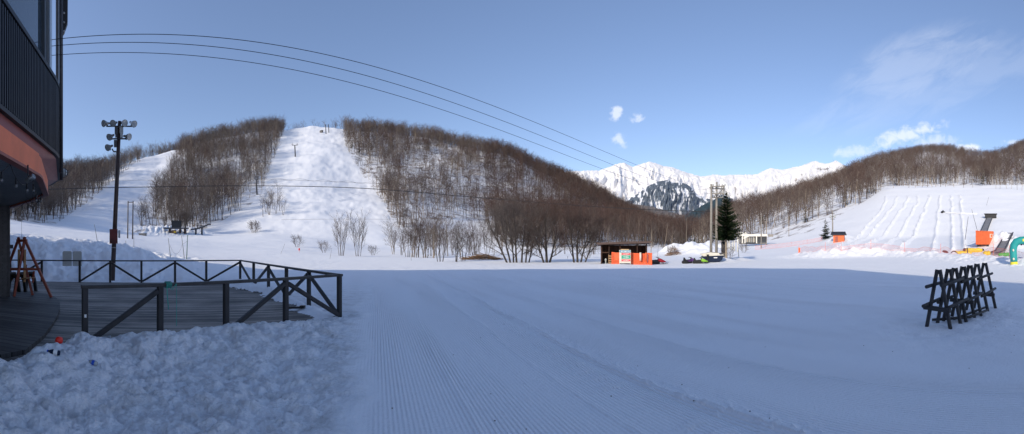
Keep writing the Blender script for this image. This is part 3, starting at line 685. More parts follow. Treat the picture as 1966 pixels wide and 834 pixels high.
# ground-floor wall set far back, tower above
TOW = [(-60, -8.6), (-42, -1.2), (-33.5, 2.2), (-23.6, 4.8), (-14, 3.7), (-8.8, 2.0), (-3.9, -2.9), (-3.2, -4.6), (-7, -18.6), (-20, -42), (-60, -42)]
mb = MB(); mb.prism(TOW, 9.45, 15.8, bot=True); tw = mb.build('upper_storeys', M['cladding'], lodge)
mb = MB(); mb.prism([(-60, -9), (-42, -1.6), (-33.5, 1.5), (-24, 2.0), (-15.5, -1.2), (-10, -4.5), (-8, -18), (-20, -41), (-60, -41)], -.3, 9.45); mb.build('wall', M['wall_grey'], lodge)
mb = MB(); mb.prism(offset_poly(TOW + [TOW[0]], .25)[:-1], 15.8, 16.05); mb.build('roof', M['black'], lodge)
# steel column with bolt holes carrying the overhang
d_ = 12.6; cxp, cyp = xy(11, d_)
col_ = None
mb = MB(); mb.box((cxp, cyp, 1.43), (.27, .02, 2.9), rz=R(65)); mb.box((cxp + .05, cyp - .11, 1.43), (.27, .02, 2.9), rz=R(65)); mb.box((cxp + .025, cyp - .055, 1.43), (.02, .10, 2.88), rz=R(65)); col_ = mb.build('column', M['steel_dark'], lodge)
mb = MB(); dr = Vector((cxp, cyp, 0)).normalized()
for k in range(26): mb = MB(); mb.box((cxp + .05 - dr.x * .018, cyp - .122 - dr.y * .0, .12 + k * .105), (.022, .012, .03), rz=R(65)); mb.build('bolt', M['black'], col_)
mb = MB(); mb.box((cxp - .35, cyp + .1, 1.62), (.5, .25, .12), rz=R(20)); mb.box((cxp - .35, cyp + .1, 1.42), (.5, .03, .10), rz=R(20)); mb.build('bracket', M['black'], lodge)
# festoon bulbs under the soffit
fst = thing('string_lights', 'black cord of hanging bulbs strung under the dark lodge soffit', 'string lights', (-8.6, 3.9, 2.8))
ctrl = [Vector((-4.75, 1.2, 2.84)), Vector((-5.6, 2.0, 2.84)), Vector((-6.45, 2.70, 2.84)), Vector((-8.45, 3.78, 2.84)), Vector((-10.1, 4.05, 2.84)), Vector((-13.1, 4.2, 2.84)), Vector((-17.5, 4.3, 2.84))]
mb = MB(); bl = []; lg = []
for a, b in zip(ctrl[:-1], ctrl[1:]):
    P_ = [a.lerp(b, t) - Vector((0, 0, .22 * 4 * t * (1 - t))) for t in np.linspace(0, 1, 9)]; mb.tube(P_, .007, 5)
    nb = max(2, int((b - a).length / .55))
    for k in range(nb):
        t = (k + .5) / nb; p = a.lerp(b, t) - Vector((0, 0, .22 * 4 * t * (1 - t))); bl.append(p)
mb.tube([(-6.5, 2.75, 2.84), (-7.6, 3.2, 2.5), (-9.0, 3.6, 2.84)], .006, 5)
mb.build('cord', M['wire'], fst)
for p in bl:
    m1 = MB(); m1.tube([p, p - Vector((0, 0, .05)), p - Vector((0, 0, .09))], [.012, .019, .019], 8); s_ = m1.build('socket', M['black'], fst, True)
    m1 = MB(); m1.ball(p - Vector((0, 0, .118)), .026, 8, 6, (1, 1, 1.25)); m1.build('bulb', M['bulb'], fst, True)
spt = thing('spotlight', 'small grey spotlight clipped under the soffit left of the fascia', 'lamp', (-5.72, 2.25, 2.75))
mb = MB(); mb.lathe((-5.74, 2.31, 2.62), (.6, .4, .35), [(0, 0), (.035, 0), (.045, .15), (0.04, .16), (0, .14)], 10); mb.build('lamp_head', M['lamp_metal'], spt, True)
mb = MB(); mb.tube([(-5.72, 2.33, 2.87), (-5.72, 2.33, 2.72), (-5.69, 2.34, 2.68)], .012, 6); mb.build('bracket', M['black'], spt)
# ------------------------------------------------------------------ deck
DK = (-10, 7, 0)
dk = thing('wooden_deck', 'weathered grey wooden deck behind the snow heap', 'deck', DK)
mb = MB(); mb.prism(list(reversed(DECK)), -.05, 0.0); mb.build('deck_boards', M['deck'], dk)
mb = MB()
for a, b in ((C1, P163), (C1, P462), (P462, P94), (P163, (-5.25, 2.45)), ((-5.25, 2.45), (-4.85, 1.55))):
    a = Vector((*a, -.19)); b = Vector((*b, -.19)); mb.beam(a, b, .06, .26)
mb.build('edge_board', M['black_wood'], dk)
pf = thing('deck_platform', 'low round-cornered boarded platform by the left edge of the deck', 'platform', (-7.5, 3.2, 0))
pl = [(-5.3, .9), (-5.75, 2.3), xy(84, 7.2), xy(100, 8.2), xy(110, 9.2), xy(115, 10.2), xy(115, 11.3), xy(108, 12.4), xy(90, 13.4), xy(60, 13.8), xy(-60, 14), (-20, -1), (-16, -2), (-6, -2)]
mb = MB(); mb.prism(list(reversed(pl)), .004, .075); mb.build('boards', M['platform'], pf)
# patches of snow lying on the deck
def snow_patch(pts, h, label, seed):
    """thin lump of snow: a fine height grid that fades out at a ragged outline"""
    c = Vector((sum(p[0] for p in pts) / len(pts), sum(p[1] for p in pts) / len(pts), 0)); xs = [p[0] for p in pts]; ys = [p[1] for p in pts]; st = .05
    gx = np.arange(min(xs) - .1, max(xs) + .1, st); gy = np.arange(min(ys) - .1, max(ys) + .1, st); X_, Y_ = np.meshgrid(gx, gy, indexing='ij')
    ins = in_poly(X_, Y_, pts); bd, _, _ = poly_dist(X_, Y_, list(pts) + [pts[0]]); e = np.where(ins, bd, -bd) + (fbm(X_ * 3.1, Y_ * 3.1, 4, seed) - .5) * .55
    Z_ = h * np.clip(e / .35, -1, 1) * (.55 + .9 * fbm(X_ * 4, Y_ * 4, 3, seed + 9)) + .004; ok = Z_ > -.004; idx = -np.ones(X_.shape, int); idx[ok] = np.arange(ok.sum())
    vs = [(float(a), float(b), float(max(q, .002))) for a, b, q in zip(X_[ok], Y_[ok], Z_[ok])]; fs = []
    for i in range(len(gx) - 1):
        for j in range(len(gy) - 1):
            q = (idx[i, j], idx[i + 1, j], idx[i + 1, j + 1], idx[i, j + 1])
            if min(q) >= 0: fs.append(tuple(int(k) for k in q))
    mb = MB(); mb.add(vs, fs); return tag(mb.build('snow_patch', M['snow_plain'], None, True, origin=c), label, 'snow patch', 'leftover snow on the deck')
snow_patch([xy(600, 9.3), xy(640, 9.0), xy(625, 10.6), xy(575, 11.4), xy(560, 10.4)], .07, 'flat snow patch on the deck inside its sharp right corner', 1)
snow_patch([xy(552, 11.6), xy(590, 11.0), xy(545, 14.5), xy(470, 18.3), xy(425, 18.2), xy(440, 16), xy(500, 14.0), xy(520, 12.3)], .16, 'long snow heap on the deck along its right-hand railing', 2)
snow_patch([(-5.45, 2.75), (-5.75, 3.3), (-6.1, 3.35), (-6.0, 2.9)], .06, 'small snow patch on the deck behind the red ball', 3)
# railing
RT = .99
def railing(p, q, ts, braces, label, extra_top=0.0, w=.10):
    p = Vector((*p, 0)); q = Vector((*q, 0)); t_ = thing('deck_railing', label, 'railing', p.lerp(q, .5), 'black railings round the deck'); P_ = [p.lerp(q, k) for k in ts]
    d = (q - p).normalized()
    for a in P_:
        mb = MB(); mb.beam(a + Vector((0, 0, -.25)), a + Vector((0, 0, RT - .05)), w, w, up=d); mb.build('post', M['black_wood'], t_)
    mb = MB(); mb.beam(P_[0] - d * .06 + Vector((0, 0, RT - .02)), P_[-1] + d * .06 + Vector((0, 0, RT - .02)), .12, .055); mb.build('top_rail', M['rail_top'], t_)
    for i, dirn in braces:
        a, b = P_[i], P_[i + 1]; nrm = Vector((-d.y, d.x, 0)) * .02
        lo, hi = (a, b) if dirn > 0 else (b, a); e = (hi - lo).normalized()
        mb = MB(); mb.beam(lo + e * .05 + Vector((0, 0, .06)) + nrm, hi - e * .05 + Vector((0, 0, RT - .12)) + nrm, .075, .085); mb.build('brace', M['black_wood'], t_)
    return t_
def line_t(p, q, px):
    """parameter on segment p-q at azimuth of column px"""
    s, c = math.sin(az(px)), math.cos(az(px)); (x0, y0), (x1, y1) = p, q
    n0 = x0 * c - y0 * s; n1 = x1 * c - y1 * s; return n0 / (n0 - n1)
near_t = [0.0] + [line_t(C1, P163, c) for c in (548.5, 434, 307.5)] + [1.0]
nr = railing(C1, P163, near_t, ((0, 1), (1, -1), (3, -1)), 'nearest black timber railing of the deck, beside the snow heap with the green rope')
side_t = [0.0] + [line_t(C1, P462, c) for c in (593, 550, 515.5, 487)] + [1.0]
railing(C1, P462, side_t, ((0, 1), (1, -1), (2, 1), (3, -1), (4, 1)), 'black timber railing of the deck running away from its sharp right corner')
far_t = [0.0] + [line_t(P462, P94, c) for c in (396, 336, 271.5, 211.5, 153)] + [1.0, 1.17]
railing(P462, P94, far_t, ((0, -1), (1, 1), (2, -1), (3, 1), (4, -1), (6, -1)), 'far black timber railing of the deck, in front of the shaded snow bank')
# white tags on posts: staples at the two nearest posts
pe = P163; mb = MB(); dn = Vector((.936, -.352, 0)); e0 = Vector((*P163, .52)) ; mb.box(Vector((*P163, .50)) + dn * .055, (.035, .012, .05), rz=R(69)); mb.build('label_plate', M['white_paint'], nr)
# green rope knotted on the rail with a loose end
A0 = Vector(C1).lerp(Vector(P163), line_t(C1, P163, 318)); B0 = Vector(C1).lerp(Vector(P163), line_t(C1, P163, 336)); o1 = Vector((.936, -.352)) * .07
rp = MB()
for k in range(5):
    c = A0.lerp(B0, k / 8) ; rp.tube([(c.x + .07 * math.cos(t) * .936, c.y - .07 * math.cos(t) * .352, RT - .02 + .055 * math.sin(t)) for t in np.linspace(0, 2 * math.pi, 11)], .008, 5)
rp.tube([(A0.x + o1.x, A0.y + o1.y, RT), (A0.x + o1.x * 1.1, A0.y + o1.y * 1.1, .8), (A0.x + o1.x * 1.3 + .02, A0.y + o1.y * 1.3, .62), (A0.x + o1.x, A0.y + o1.y + .03, .55)], .010, 5)
rp.tube([(B0.x + o1.x, B0.y + o1.y, RT), (B0.x + o1.x * 1.05, B0.y + o1.y * 1.05, .6), (B0.x + o1.x, B0.y + o1.y, .25)], .006, 5)
rp.tube([(A0.x + o1.x, A0.y + o1.y, RT - .02), (A0.x * .5 + B0.x * .5 + o1.x * 1.2, A0.y * .5 + B0.y * .5 + o1.y * 1.2, RT - .10), (B0.x + o1.x, B0.y + o1.y, RT)], .008, 5)
lone(rp, 'green_rope', M['rope_green'], 'green rope knotted round the nearest deck rail with loose ends hanging', 'rope', (A0.x, A0.y, RT))
# ------------------------------------------------------------------ orange trestles with a hanging seat, black trestles behind
def leg_pair(mb, apex, spread, dirv, r=.035):
    for s_ in (-1, 1): mb.append((apex, apex + Vector((dirv.x * spread * s_, dirv.y * spread * s_, -apex.z + .17))))
sx, sy = xy(40, 12.9); SW = Vector((sx, sy, 0)); al = Vector((math.cos(R(20)), math.sin(R(20)), 0)); ac = Vector((-al.y, al.x, 0))
sw = thing('garden_swing', 'small orange-brown timber frame swing standing on the deck under the lodge', 'swing', SW)
for e_, off in ((-1, -.10), (1, .16)):
    top = SW + al * (off) + Vector((0, 0, 1.66))
    for s_ in (-1, 1):
        foot = SW + al * (off + .24 * e_ + .08) + ac * (.30 * s_) + al * (.42 * s_) + Vector((0, 0, .02)); mb = MB(); mb.beam(top + (top - foot).normalized() * .06, foot, .07, .07); mb.build('leg', M['orange_wood'], sw)
    mb = MB(); mb.beam(SW + al * (off - .36) + ac * -.2 + Vector((0, 0, .78)), SW + al * (off + .42) + ac * .2 + Vector((0, 0, .80)), .05, .07); mb.build('crossbar', M['orange_wood'], sw)
mb = MB(); mb.beam(SW + al * -.16 + Vector((0, 0, 1.62)), SW + al * .24 + Vector((0, 0, 1.62)), .07, .08); mb.build('top_beam', M['orange_wood'], sw)
for q in (-.08, .17):
    mb = MB(); mb.tube([SW + al * q + Vector((0, 0, 1.58)), SW + al * q + Vector((0, 0, 1.36))], .008, 5); mb.build('chain', M['alu'], sw)
    mb = MB(); mb.beam(SW + al * q + Vector((0, 0, 1.36)), SW + al * (q - .02) + Vector((0, 0, .42)), .06, .06); mb.build('hanger', M['pale_wood'], sw)
mb = MB()
for k in range(4): mb.beam(SW + al * -.2 + ac * (-.14 + .09 * k) + Vector((0, 0, .46)), SW + al * .42 + ac * (-.14 + .09 * k) + Vector((0, 0, .56)), .07, .025)
mb.build('seat', M['pale_wood'], sw)
for q, h_ in ((-.05, .9), (.28, .72)):
    mb = MB(); mb.beam(SW + al * q + ac * .2 + Vector((0, 0, .4)), SW + al * (q - .06) + ac * .3 + Vector((0, 0, h_)), .05, .05); mb.build('back_slat', M['orange_wood'], sw)
sw.scale = (1.13, 1.13, 1.08); sw.location.z = .06
for k, (p0, dd, sc) in enumerate(((16, 14.6, 1.3), (49, 14.9, 1.2))):
    X0, Y0 = xy(p0, dd); t_ = thing('sawhorse', ('black splayed-leg sawhorse at the foot of the steel column', 'black splayed-leg sawhorse directly behind the timber swing')[k], 'sawhorse', (X0, Y0, 0), 'black sawhorses on the deck')
    for s_ in (-1, 1):
        mb = MB(); o_ = Vector((X0, Y0, 0)); mb.ext([(-.30, .0), (-.17, .0), (-.12, .35), (-.04, .50), (.04, .50), (.12, .35), (.17, 0), (.30, 0), (.22, .45), (.14, .62), (-.14, .62), (-.22, .45)], o_ + ac * .25 * s_ + Vector((0, 0, .005)), al * sc, (0, 0, 1), ac, .05); mb.build('leg_frame', M['black'], t_)
    mb = MB(); mb.beam(o_ - ac * .32 + Vector((0, 0, .66)), o_ + ac * .32 + Vector((0, 0, .66)), .12, .08); mb.build('top_beam', M['black'], t_)
# ------------------------------------------------------------------ litter on the snow heap
p = W(113.5, 5.75, .05)
mb = MB(); mb.ball(p, .058, 10, 8, (1, 1, .95), .08); o = lone(mb, 'red_ball', M['red_plastic'], 'crumpled red plastic ball where the snow heap meets the deck', 'ball', p, smooth=True)
def bottle(px, py_d, ang, mats, label, L=.20):
    L *= .8
    p = W(px, py_d, .03); t_ = thing('plastic_bottle', label, 'bottle', p, 'bottles dropped on the snow'); d = Vector((math.cos(ang), math.sin(ang), .12)).normalized()
    mb = MB(); mb.lathe(p - d * L / 2, d, [(0, 0), (.028, .005), (.032, .02), (.032, L * .62), (.012, L * .86), (.012, L * .92)], 12); bd_ = mb.build('body', M[mats[0]], t_, True)
    mb = MB(); mb.lathe(p - d * L / 2, d, [(.0335, L * .2), (.0335, L * .5)], 12); mb.build('wrapper', M[mats[1]], t_, True)
    mb = MB(); mb.lathe(p - d * L / 2, d, [(.015, L * .90), (.015, L * 1.0), (0, L * 1.0)], 10); mb.build('cap', M['blue_bright'], t_, True)
bottle(103, 5.15, R(-130), ('blue_dark', 'white_paint'), 'dark blue bottle with a white wrapper lying below the red ball', .22)
bottle(178, 5.2, R(-158), ('glass_lamp', 'blue_bright'), 'clear bottle with a blue wrapper lying on the snow heap', .17)
p = W(566 , 10.3, .0); p.z = .09
mb = MB(); mb.box(p, (.38, .10, .05), rz=R(30)); mb.box(p + Vector((.17, .1, .02)), (.12, .12, .06), rz=R(10)); lone(mb, 'glove', M['black'], 'black glove on the deck boards beside the corner snow patch', 'glove', p)
# ------------------------------------------------------------------ bare trees
def rot_about(v_, ax, a): return Matrix.Rotation(a, 3, ax) @ v_
def grow(p, d, L, r, lv, mx, tr, tw, rg, K):
    """one limb: a bending tube, then its own side limbs; the outermost levels are thin twigs"""
    ns = 4 if lv == 0 else (3 if lv < mx else 2); pts = [p.copy()]; dd = d.copy()
    for i in range(ns):
        dd = (dd + Vector((rg.uniform(-1, 1), rg.uniform(-1, 1), rg.uniform(-.4, .7))) * K['wob'] * (.45 if lv == 0 else 1) + Vector((0, 0, K['up'] * (0 if lv == 0 else 1)))).normalized(); pts.append(pts[-1] + dd * L / ns)
    rs = [r * (1 - .72 * i / ns) for i in range(ns + 1)] if lv < mx else [r, r * .8, r * .35][:ns + 1]
    (tr if lv <= K['solid'] else tw).tube(pts, rs, 6 if lv == 0 and K['solid'] > 0 else (4 if lv < mx and K['solid'] > 1 else 3), cap=False)
    if lv >= mx: return
    n = K['n'][lv]
    for k in range(n):
        t = K['t0'][lv] + (1 - K['t0'][lv]) * (k + rg.uniform(.1, .9)) / n; s_ = min(int(t * ns), ns - 1); q = pts[s_].lerp(pts[s_ + 1], t * ns - s_)
        ax = dd.orthogonal().normalized(); ax = rot_about(ax, (pts[s_ + 1] - pts[s_]).normalized(), rg.uniform(0, 2 * math.pi))
        nd = rot_about((pts[s_ + 1] - pts[s_]).normalized(), ax, R(rg.uniform(*K['ang'])))
        ln = L * K['len'][lv] * (1 - .45 * t) * rg.uniform(.7, 1.25) if lv == 0 else L * K['len'][lv] * rg.uniform(.6, 1.2)
        grow(q, nd, ln, max(r * (1 - .72 * t) * .55, K['rmin']), lv + 1, mx, tr, tw, rg, K)
def tree_meshes(name, stems, H, r, K, seed, tw_mat, bark='bark'):
    rg = random.Random(seed); tr = MB(); tw = MB()
    for (ox, oy, lean, sc) in stems:
        a = math.atan2(oy, ox) if (ox or oy) else rg.uniform(0, 6.28)
        grow(Vector((ox, oy, -.25)), Vector((math.cos(a) * lean, math.sin(a) * lean, 1)).normalized(), H * sc, r * sc, 0, K['mx'], tr, tw, rg, K)
    out_ = []
    for m_, nm, mt in ((tr, 'trunk', M[bark]), (tw, 'crown', M[tw_mat])):
        me = bpy.data.meshes.new(nm); me.from_pydata(m_.v, [], m_.f); me.materials.append(mt); me.polygons.foreach_set('use_smooth', [True] * len(me.polygons)); out_.append(me)
    me = bpy.data.meshes.new(name); me.from_pydata(tr.v + tw.v, [], tr.f + [tuple(i + len(tr.v) for i in f) for f in tw.f]); me.materials.append(M[bark]); me.materials.append(M[tw_mat])
    me.polygons.foreach_set('material_index', [0] * len(tr.f) + [1] * len(tw.f)); out_.append(me); return out_
# crowns for the far woods (12 m trees seen from 150-900 m): fewer, thicker twigs
KF = dict(wob=.20, up=.09, solid=0, mx=2, n=(9, 7), t0=(.32, .12), ang=(30, 66), len=(.52, .60), rmin=.027)
KM = dict(wob=.17, up=.10, solid=1, mx=3, n=(10, 6, 4), t0=(.30, .2, .15), ang=(28, 62), len=(.48, .55, .6), rmin=.012)
KN = dict(wob=.18, up=.07, solid=2, mx=4, n=(8, 5, 4, 3), t0=(.22, .2, .15, .1), ang=(20, 55), len=(.54, .56, .6, .6), rmin=.0062)
KB = dict(KN, n=(10, 6, 5, 4), t0=(.14, .2, .15, .1), len=(.58, .58, .6, .6), rmin=.0062, ang=(22, 60))
FARV = [tree_meshes('bare_tree', [(0, 0, .05 * k, 1)], 11 + k % 3, .16, KF, 100 + k, 'twigs_red' if k in (2, 5) else 'twigs', 'bark_pale' if k in (4, 1) else 'bark') for k in range(6)]
MIDV = [tree_meshes('bare_tree', [[(0, 0, .04, 1)], [(-.25, 0, .12, 1), (.3, .1, .1, .85)], [(0, 0, .08, 1), (.35, .2, .14, .9), (-.2, -.3, .16, .8)]][k % 3], 9 + k % 2, .14, KM, 200 + k, 'twigs_red' if k == 1 else 'twigs', 'bark') for k in range(5)]
def cone_tree(H, Rr, seed, layers, per, bare=0.0, fr=10):
    """spruce: drooping whorls of fronds, each frond a spine with needle sprays on both sides"""
    rg = random.Random(seed); tr = MB(); tw = MB(); tr.tube([(0, 0, -.3), (0, 0, H * .5), (0, 0, H)], [H * .018, H * .011, .01], 8, cap=False)
    for i in range(layers):
        t = (i + rg.random() * .8) / layers; z = H * (bare + (1 - bare) * t); rad = Rr * (1 - t) ** .85 * (1 if t > .10 else .62 + t * 3.8) + .04
        for k in range(max(4, int(per * (1 - .5 * t)))):
            a = rg.uniform(0, 6.283); L = rad * rg.uniform(.45, 1.28); dx, dy = math.cos(a), math.sin(a); ns = 4; pts = []
            lift = rg.uniform(.02, .28) - .42 * (1 - t)
            for s_ in range(ns + 1):
                u_ = s_ / ns; pts.append(Vector((dx * L * u_, dy * L * u_, z + L * (lift * u_ + .26 * u_ * u_))))
            tr.tube(pts[:4], [.012 * H / 6, .009 * H / 6, .006 * H / 6, .004 * H / 6], 3, cap=False) if i % 2 == 0 else None
            side = Vector((-dy, dx, 0))
            for s_ in range(fr):
                u_ = (s_ + rg.random()) / fr; q = pts[0].lerp(pts[-1], u_); si = min(int(u_ * ns), ns - 1); q = pts[si].lerp(pts[si + 1], u_ * ns - si)
                wl_ = L * .30 * (1.12 - u_) + .05
                for sg in (-1, 1):
                    tip = q + side * sg * wl_ * rg.uniform(.7, 1.1) + Vector((dx, dy, 0)) * wl_ * .75 + Vector((0, 0, -wl_ * rg.uniform(.05, .55)))
                    b = q + Vector((dx, dy, 0)) * (L / fr * 1.0); tw.add([q, b, tip], [(0, 1, 2)]); tw.add([q + Vector((0, 0, -.02)), q + Vector((0, 0, -.02)) + (tip - q) * .45 + Vector((0, 0, -wl_ * .35)), b], [(0, 1, 2)])
    res = []
    for m_, nm, mt in ((tr, 'trunk', M['bark_pale']), (tw, 'crown', M['needles'])):
        me = bpy.data.meshes.new(nm); me.from_pydata(m_.v, [], m_.f); me.materials.append(mt); res.append(me)
    me = bpy.data.meshes.new('conifer'); me.from_pydata(tr.v + tw.v, [], tr.f + [tuple(i + len(tr.v) for i in f) for f in tw.f]); me.materials.append(M['bark_pale']); me.materials.append(M['needles'])
    me.polygons.foreach_set('material_index', [0] * len(tr.f) + [1] * len(tw.f)); res.append(me); return res
CONV = [cone_tree(11, 2.6, 300 + k, 16, 7, .08, 5) for k in range(2)]
def plant_tree(ms, px, d, sc, label, cat='tree', group=None, name='bare_tree', parts=True, rz=None, dz=0.0):
    p = W(px, d, dz); rz = rnd.uniform(0, 6.28) if rz is None else rz
    if parts:
        t_ = thing(name, label, cat, p, group); t_.rotation_euler = (0, 0, rz); t_.scale = (sc,) * 3
        for me in ms[:2]:
            o = bpy.data.objects.new(me.name, me); COL.objects.link(o); o.parent = t_
    else:
        t_ = bpy.data.objects.new(name, ms[2]); COL.objects.link(t_); t_.location = p; t_.rotation_euler = (0, 0, rz); t_.scale = (sc,) * 3; tag(t_, label, cat, group)
    return t_
# --- single trees one can tell apart -------------------------------------------------
big1 = tree_meshes('t', [(0, 0, .05, 1), (.5, .1, .06, .95), (-.6, 0, .22, .9), (-.9, .2, .5, .95), (.9, -.1, .12, .85), (1.2, .2, .20, .7), (-.3, .3, .10, .8)], 5.6, .11, KB, 401, 'twigs', 'bark_dark')
plant_tree(big1, 992, 40, .96, 'spreading bare tree of many dark stems, broadest in the row left of the dark shed', rz=0)
big2 = tree_meshes('t', [(0, 0, .03, 1), (-.3, 0, .40, .75), (.3, .1, .36, .8)], 5.5, .15, KB, 402, 'twigs_red', 'bark_dark')
plant_tree(big2, 1050, 40, .92, 'reddish bare tree with one thick trunk between the many-stemmed tree and the leaning one', rz=.4)
big3 = tree_meshes('t', [(0, 0, .06, 1), (-.35, 0, .18, .9), (.3, .1, .24, .8), (.7, 0, .3, .7)], 5.2, .12, KB, 403, 'twigs_red', 'bark_dark')
plant_tree(big3, 1109, 40, .95, 'reddish bare tree with forked low trunk nearest the left side of the dark shed', rz=0)
big4 = tree_meshes('t', [(0, 0, .03, 1), (-.3, 0, .22, .85), (.3, 0, .15, .7)], 4.6, .07, KN, 404, 'twigs', 'bark_dark')
plant_tree(big4, 845, 42, .82, 'slender bare tree with a V-shaped pair of stems at the front of the middle thicket')
plant_tree(big4, 876, 42, .74, 'slender bare tree just right of the V-stemmed one, left of the brush heap', rz=2.0)
plant_tree(big4, 889, 43, .74, 'thin bare tree standing nearest the left end of the brush heap', rz=4.0)
wil = tree_meshes('t', [(.35 * math.cos(a), .35 * math.sin(a), .10 + .05 * (k % 3), .8 + .05 * (k % 4)) for k, a in enumerate(np.linspace(0, 6, 7))], 6.6, .045, dict(KN, n=(10, 4, 3, 2), mx=3, ang=(12, 34), len=(.40, .5, .5, .5), solid=1, rmin=.009), 405, 'twigs', 'bark')
plant_tree(wil, 655, 66, 1.0, 'pale many-stemmed bare willow, left one of the pair at the foot of the main run')
plant_tree(wil, 688, 66, 1.03, 'pale many-stemmed bare willow, right one of the pair at the foot of the main run', rz=2.2)
bsh = tree_meshes('t', [(.2 * math.cos(a), .2 * math.sin(a), .35, .8) for a in np.linspace(0, 5.2, 7)], 2.4, .03, dict(KN, n=(6, 4, 3, 2), mx=3, solid=0, rmin=.008), 406, 'twigs')
for px_, d_, s_, lb in ((571, 95, 1.4, 'small bare bush alone on the snow left of the pair of willows'), (622, 80, 1.15, 'low bare bush at the left foot of the willow pair'), (716, 75, .9, 'low bare bush at the right foot of the willow pair'), (908, 58, 1.0, 'low bare bush behind the left end of the brush heap'), (1128, 60, 1.1, 'low bare bush far behind the tree next to the shed'),
                       (1180, 75, 1.0, 'low bare bush on the snow behind the dark shed'), (1288, 68, .8, 'sparse bare bush at the left end of the dirty snow pile'), (1398, 43, .8, 'leafless bush at the foot of the tall spruce'), (1428, 75, .9, 'bare bush left of the white concrete building')):
    plant_tree(bsh, px_, d_, s_, lb, 'bush', None, 'bare_bush')
# thicket of small trees in the middle (x 735-950)
sml = [tree_meshes('t', [(0, 0, .05, 1), (.3, 0, .12, .85)] + ([(-.2, .2, .2, .8)] if k else []), 6.0, .07, dict(KN, n=(9, 5, 4, 3), mx=3, solid=1, rmin=.010), 410 + k, 'twigs_red' if k == 1 else 'twigs', 'bark' if k else 'bark_pale') for k in range(3)]
for k, (px_, d_) in enumerate(((757, 85), (770, 82), (783, 62), (790, 64), (796, 62), (803, 66), (812, 64), (818, 62), (826, 70), (832, 58), (838, 72), (757, 100), (775, 100), (795, 92), (815, 95), (835, 90), (852, 88), (868, 84), (885, 78), (902, 80), (918, 90), (860, 70), (912, 66), (935, 72), (950, 84), (965, 95))):
    plant_tree(sml[k % 3], px_, d_, rnd.uniform(.8, 1.12), 'small bare tree in the mixed thicket between the main run and the brush heap', 'tree', 'small trees of the middle thicket')
for k, (px_, d_) in enumerate(((1015, 88), (1035, 75), (1068, 84), (1085, 95), (1140, 90), (1162, 84), (1195, 96), (1225, 88), (1250, 98), (1275, 110), (1300, 120), (1290, 95))):
    plant_tree(sml[(k + 1) % 3], px_, d_, rnd.uniform(.8, 1.15), 'bare brownish tree at the wood edge behind the row of big trees and the shed', 'tree', 'trees at the wood edge behind the shed')
for k, (px_, d_, s_) in enumerate(((1272, 100, .9), (1317, 120, 1.2))):
    plant_tree(FARV[4], px_, d_, s_ * .7, ('pale leafless tree standing left of the dirty snow pile', 'pale leafless tree standing behind the dirty snow pile')[k], rz=k)
# clump in the main run
for k, (px_, d_) in enumerate(((505, 175), (511, 185), (517, 178), (524, 190), (530, 180), (537, 186), (544, 176), (520, 200), (534, 198))):
    plant_tree(MIDV[k % 5], px_, d_, rnd.uniform(.75, 1.0), 'bare tree in the lone clump on the lower main run', 'tree', 'clump of trees on the lower main run', parts=False)
plant_tree(bsh, 487, 150, 2.2, 'dark dense bush on the snow below the lone clump of trees', 'bush', None, 'bare_bush'); plant_tree(bsh, 490, 151, 2.0, 'second dark bush touching the dense bush below the lone clump', 'bush', None, 'bare_bush')
# tall ones on the crest of the right slope
for k, (px_, d_, s_) in enumerate(((1664, 215, .8), (1690, 212, .7), (1716, 215, .9), (1745, 214, .8), (1757, 216, 1.0), (1770, 214, 1.1), (1781, 215, 1.15), (1790, 217, 1.0), (1797, 214, 1.05), (1806, 216, 1.1), (1815, 215, .95), (1832, 220, .8), (1850, 218, .7), (1868, 218, .8), (1912, 214, .7), (1920, 213, .6), (1933, 214, .7), (1942, 215, .65), (1953, 214, .75), (1962, 213, .7), (1980, 214, .8), (1560, 165, .7), (1572, 160, .75), (1545, 160, .7))):
    plant_tree(FARV[4] if k % 3 else FARV[0], px_, d_, s_ * .92, 'pale-trunked bare tree on the crest of the tubing slope', 'tree', 'pale trees along the slope crest', parts=False)
# spruces
sp = cone_tree(7.1, 1.75, 501, 46, 14, .30, 12)
plant_tree(sp, 1394, 42.3, 1.0, 'tall dark spruce with bare lower trunk beside the concrete poles', name='spruce')
mb = MB(); rg = random.Random(7)
for k in range(14):
    a = rg.uniform(0, 6.28); z = rg.uniform(.3, 2.1); mb.tube([(0, 0, z), (math.cos(a) * .35, math.sin(a) * .35, z + .1), (math.cos(a) * .6, math.sin(a) * .6, z + rg.uniform(.0, .5))], [.022, .012, .004], 4, cap=False)
spr_o = [o for o in bpy.data.objects if o.name == 'spruce'][0]
me = bpy.data.meshes.new('stub'); me.from_pydata(mb.v, [], mb.f); me.materials.append(M['bark_pale']); o = bpy.data.objects.new('branch_stubs', me); COL.objects.link(o); o.parent = spr_o
sp2 = cone_tree(5.0, 1.55, 502, 26, 9, .05, 8)
plant_tree(sp2, 1585, 98, 1.0, 'small snow-dusted spruce beside the orange hut', name='spruce')
plant_tree(CONV[0], 1668, 215, .55, 'young dark conifer, left of two at the edge of the slope wood', name='conifer', parts=False); plant_tree(CONV[1], 1678, 214, .5, 'young dark conifer, right of two at the edge of the slope wood', name='conifer', parts=False)
plant_tree(CONV[0], 1330, 125, .62, 'dark conifer among bare trees at the valley mouth', name='conifer', parts=False); plant_tree(CONV[1], 1343, 128, .5, 'smaller dark conifer right of the one at the valley mouth', name='conifer', parts=False)
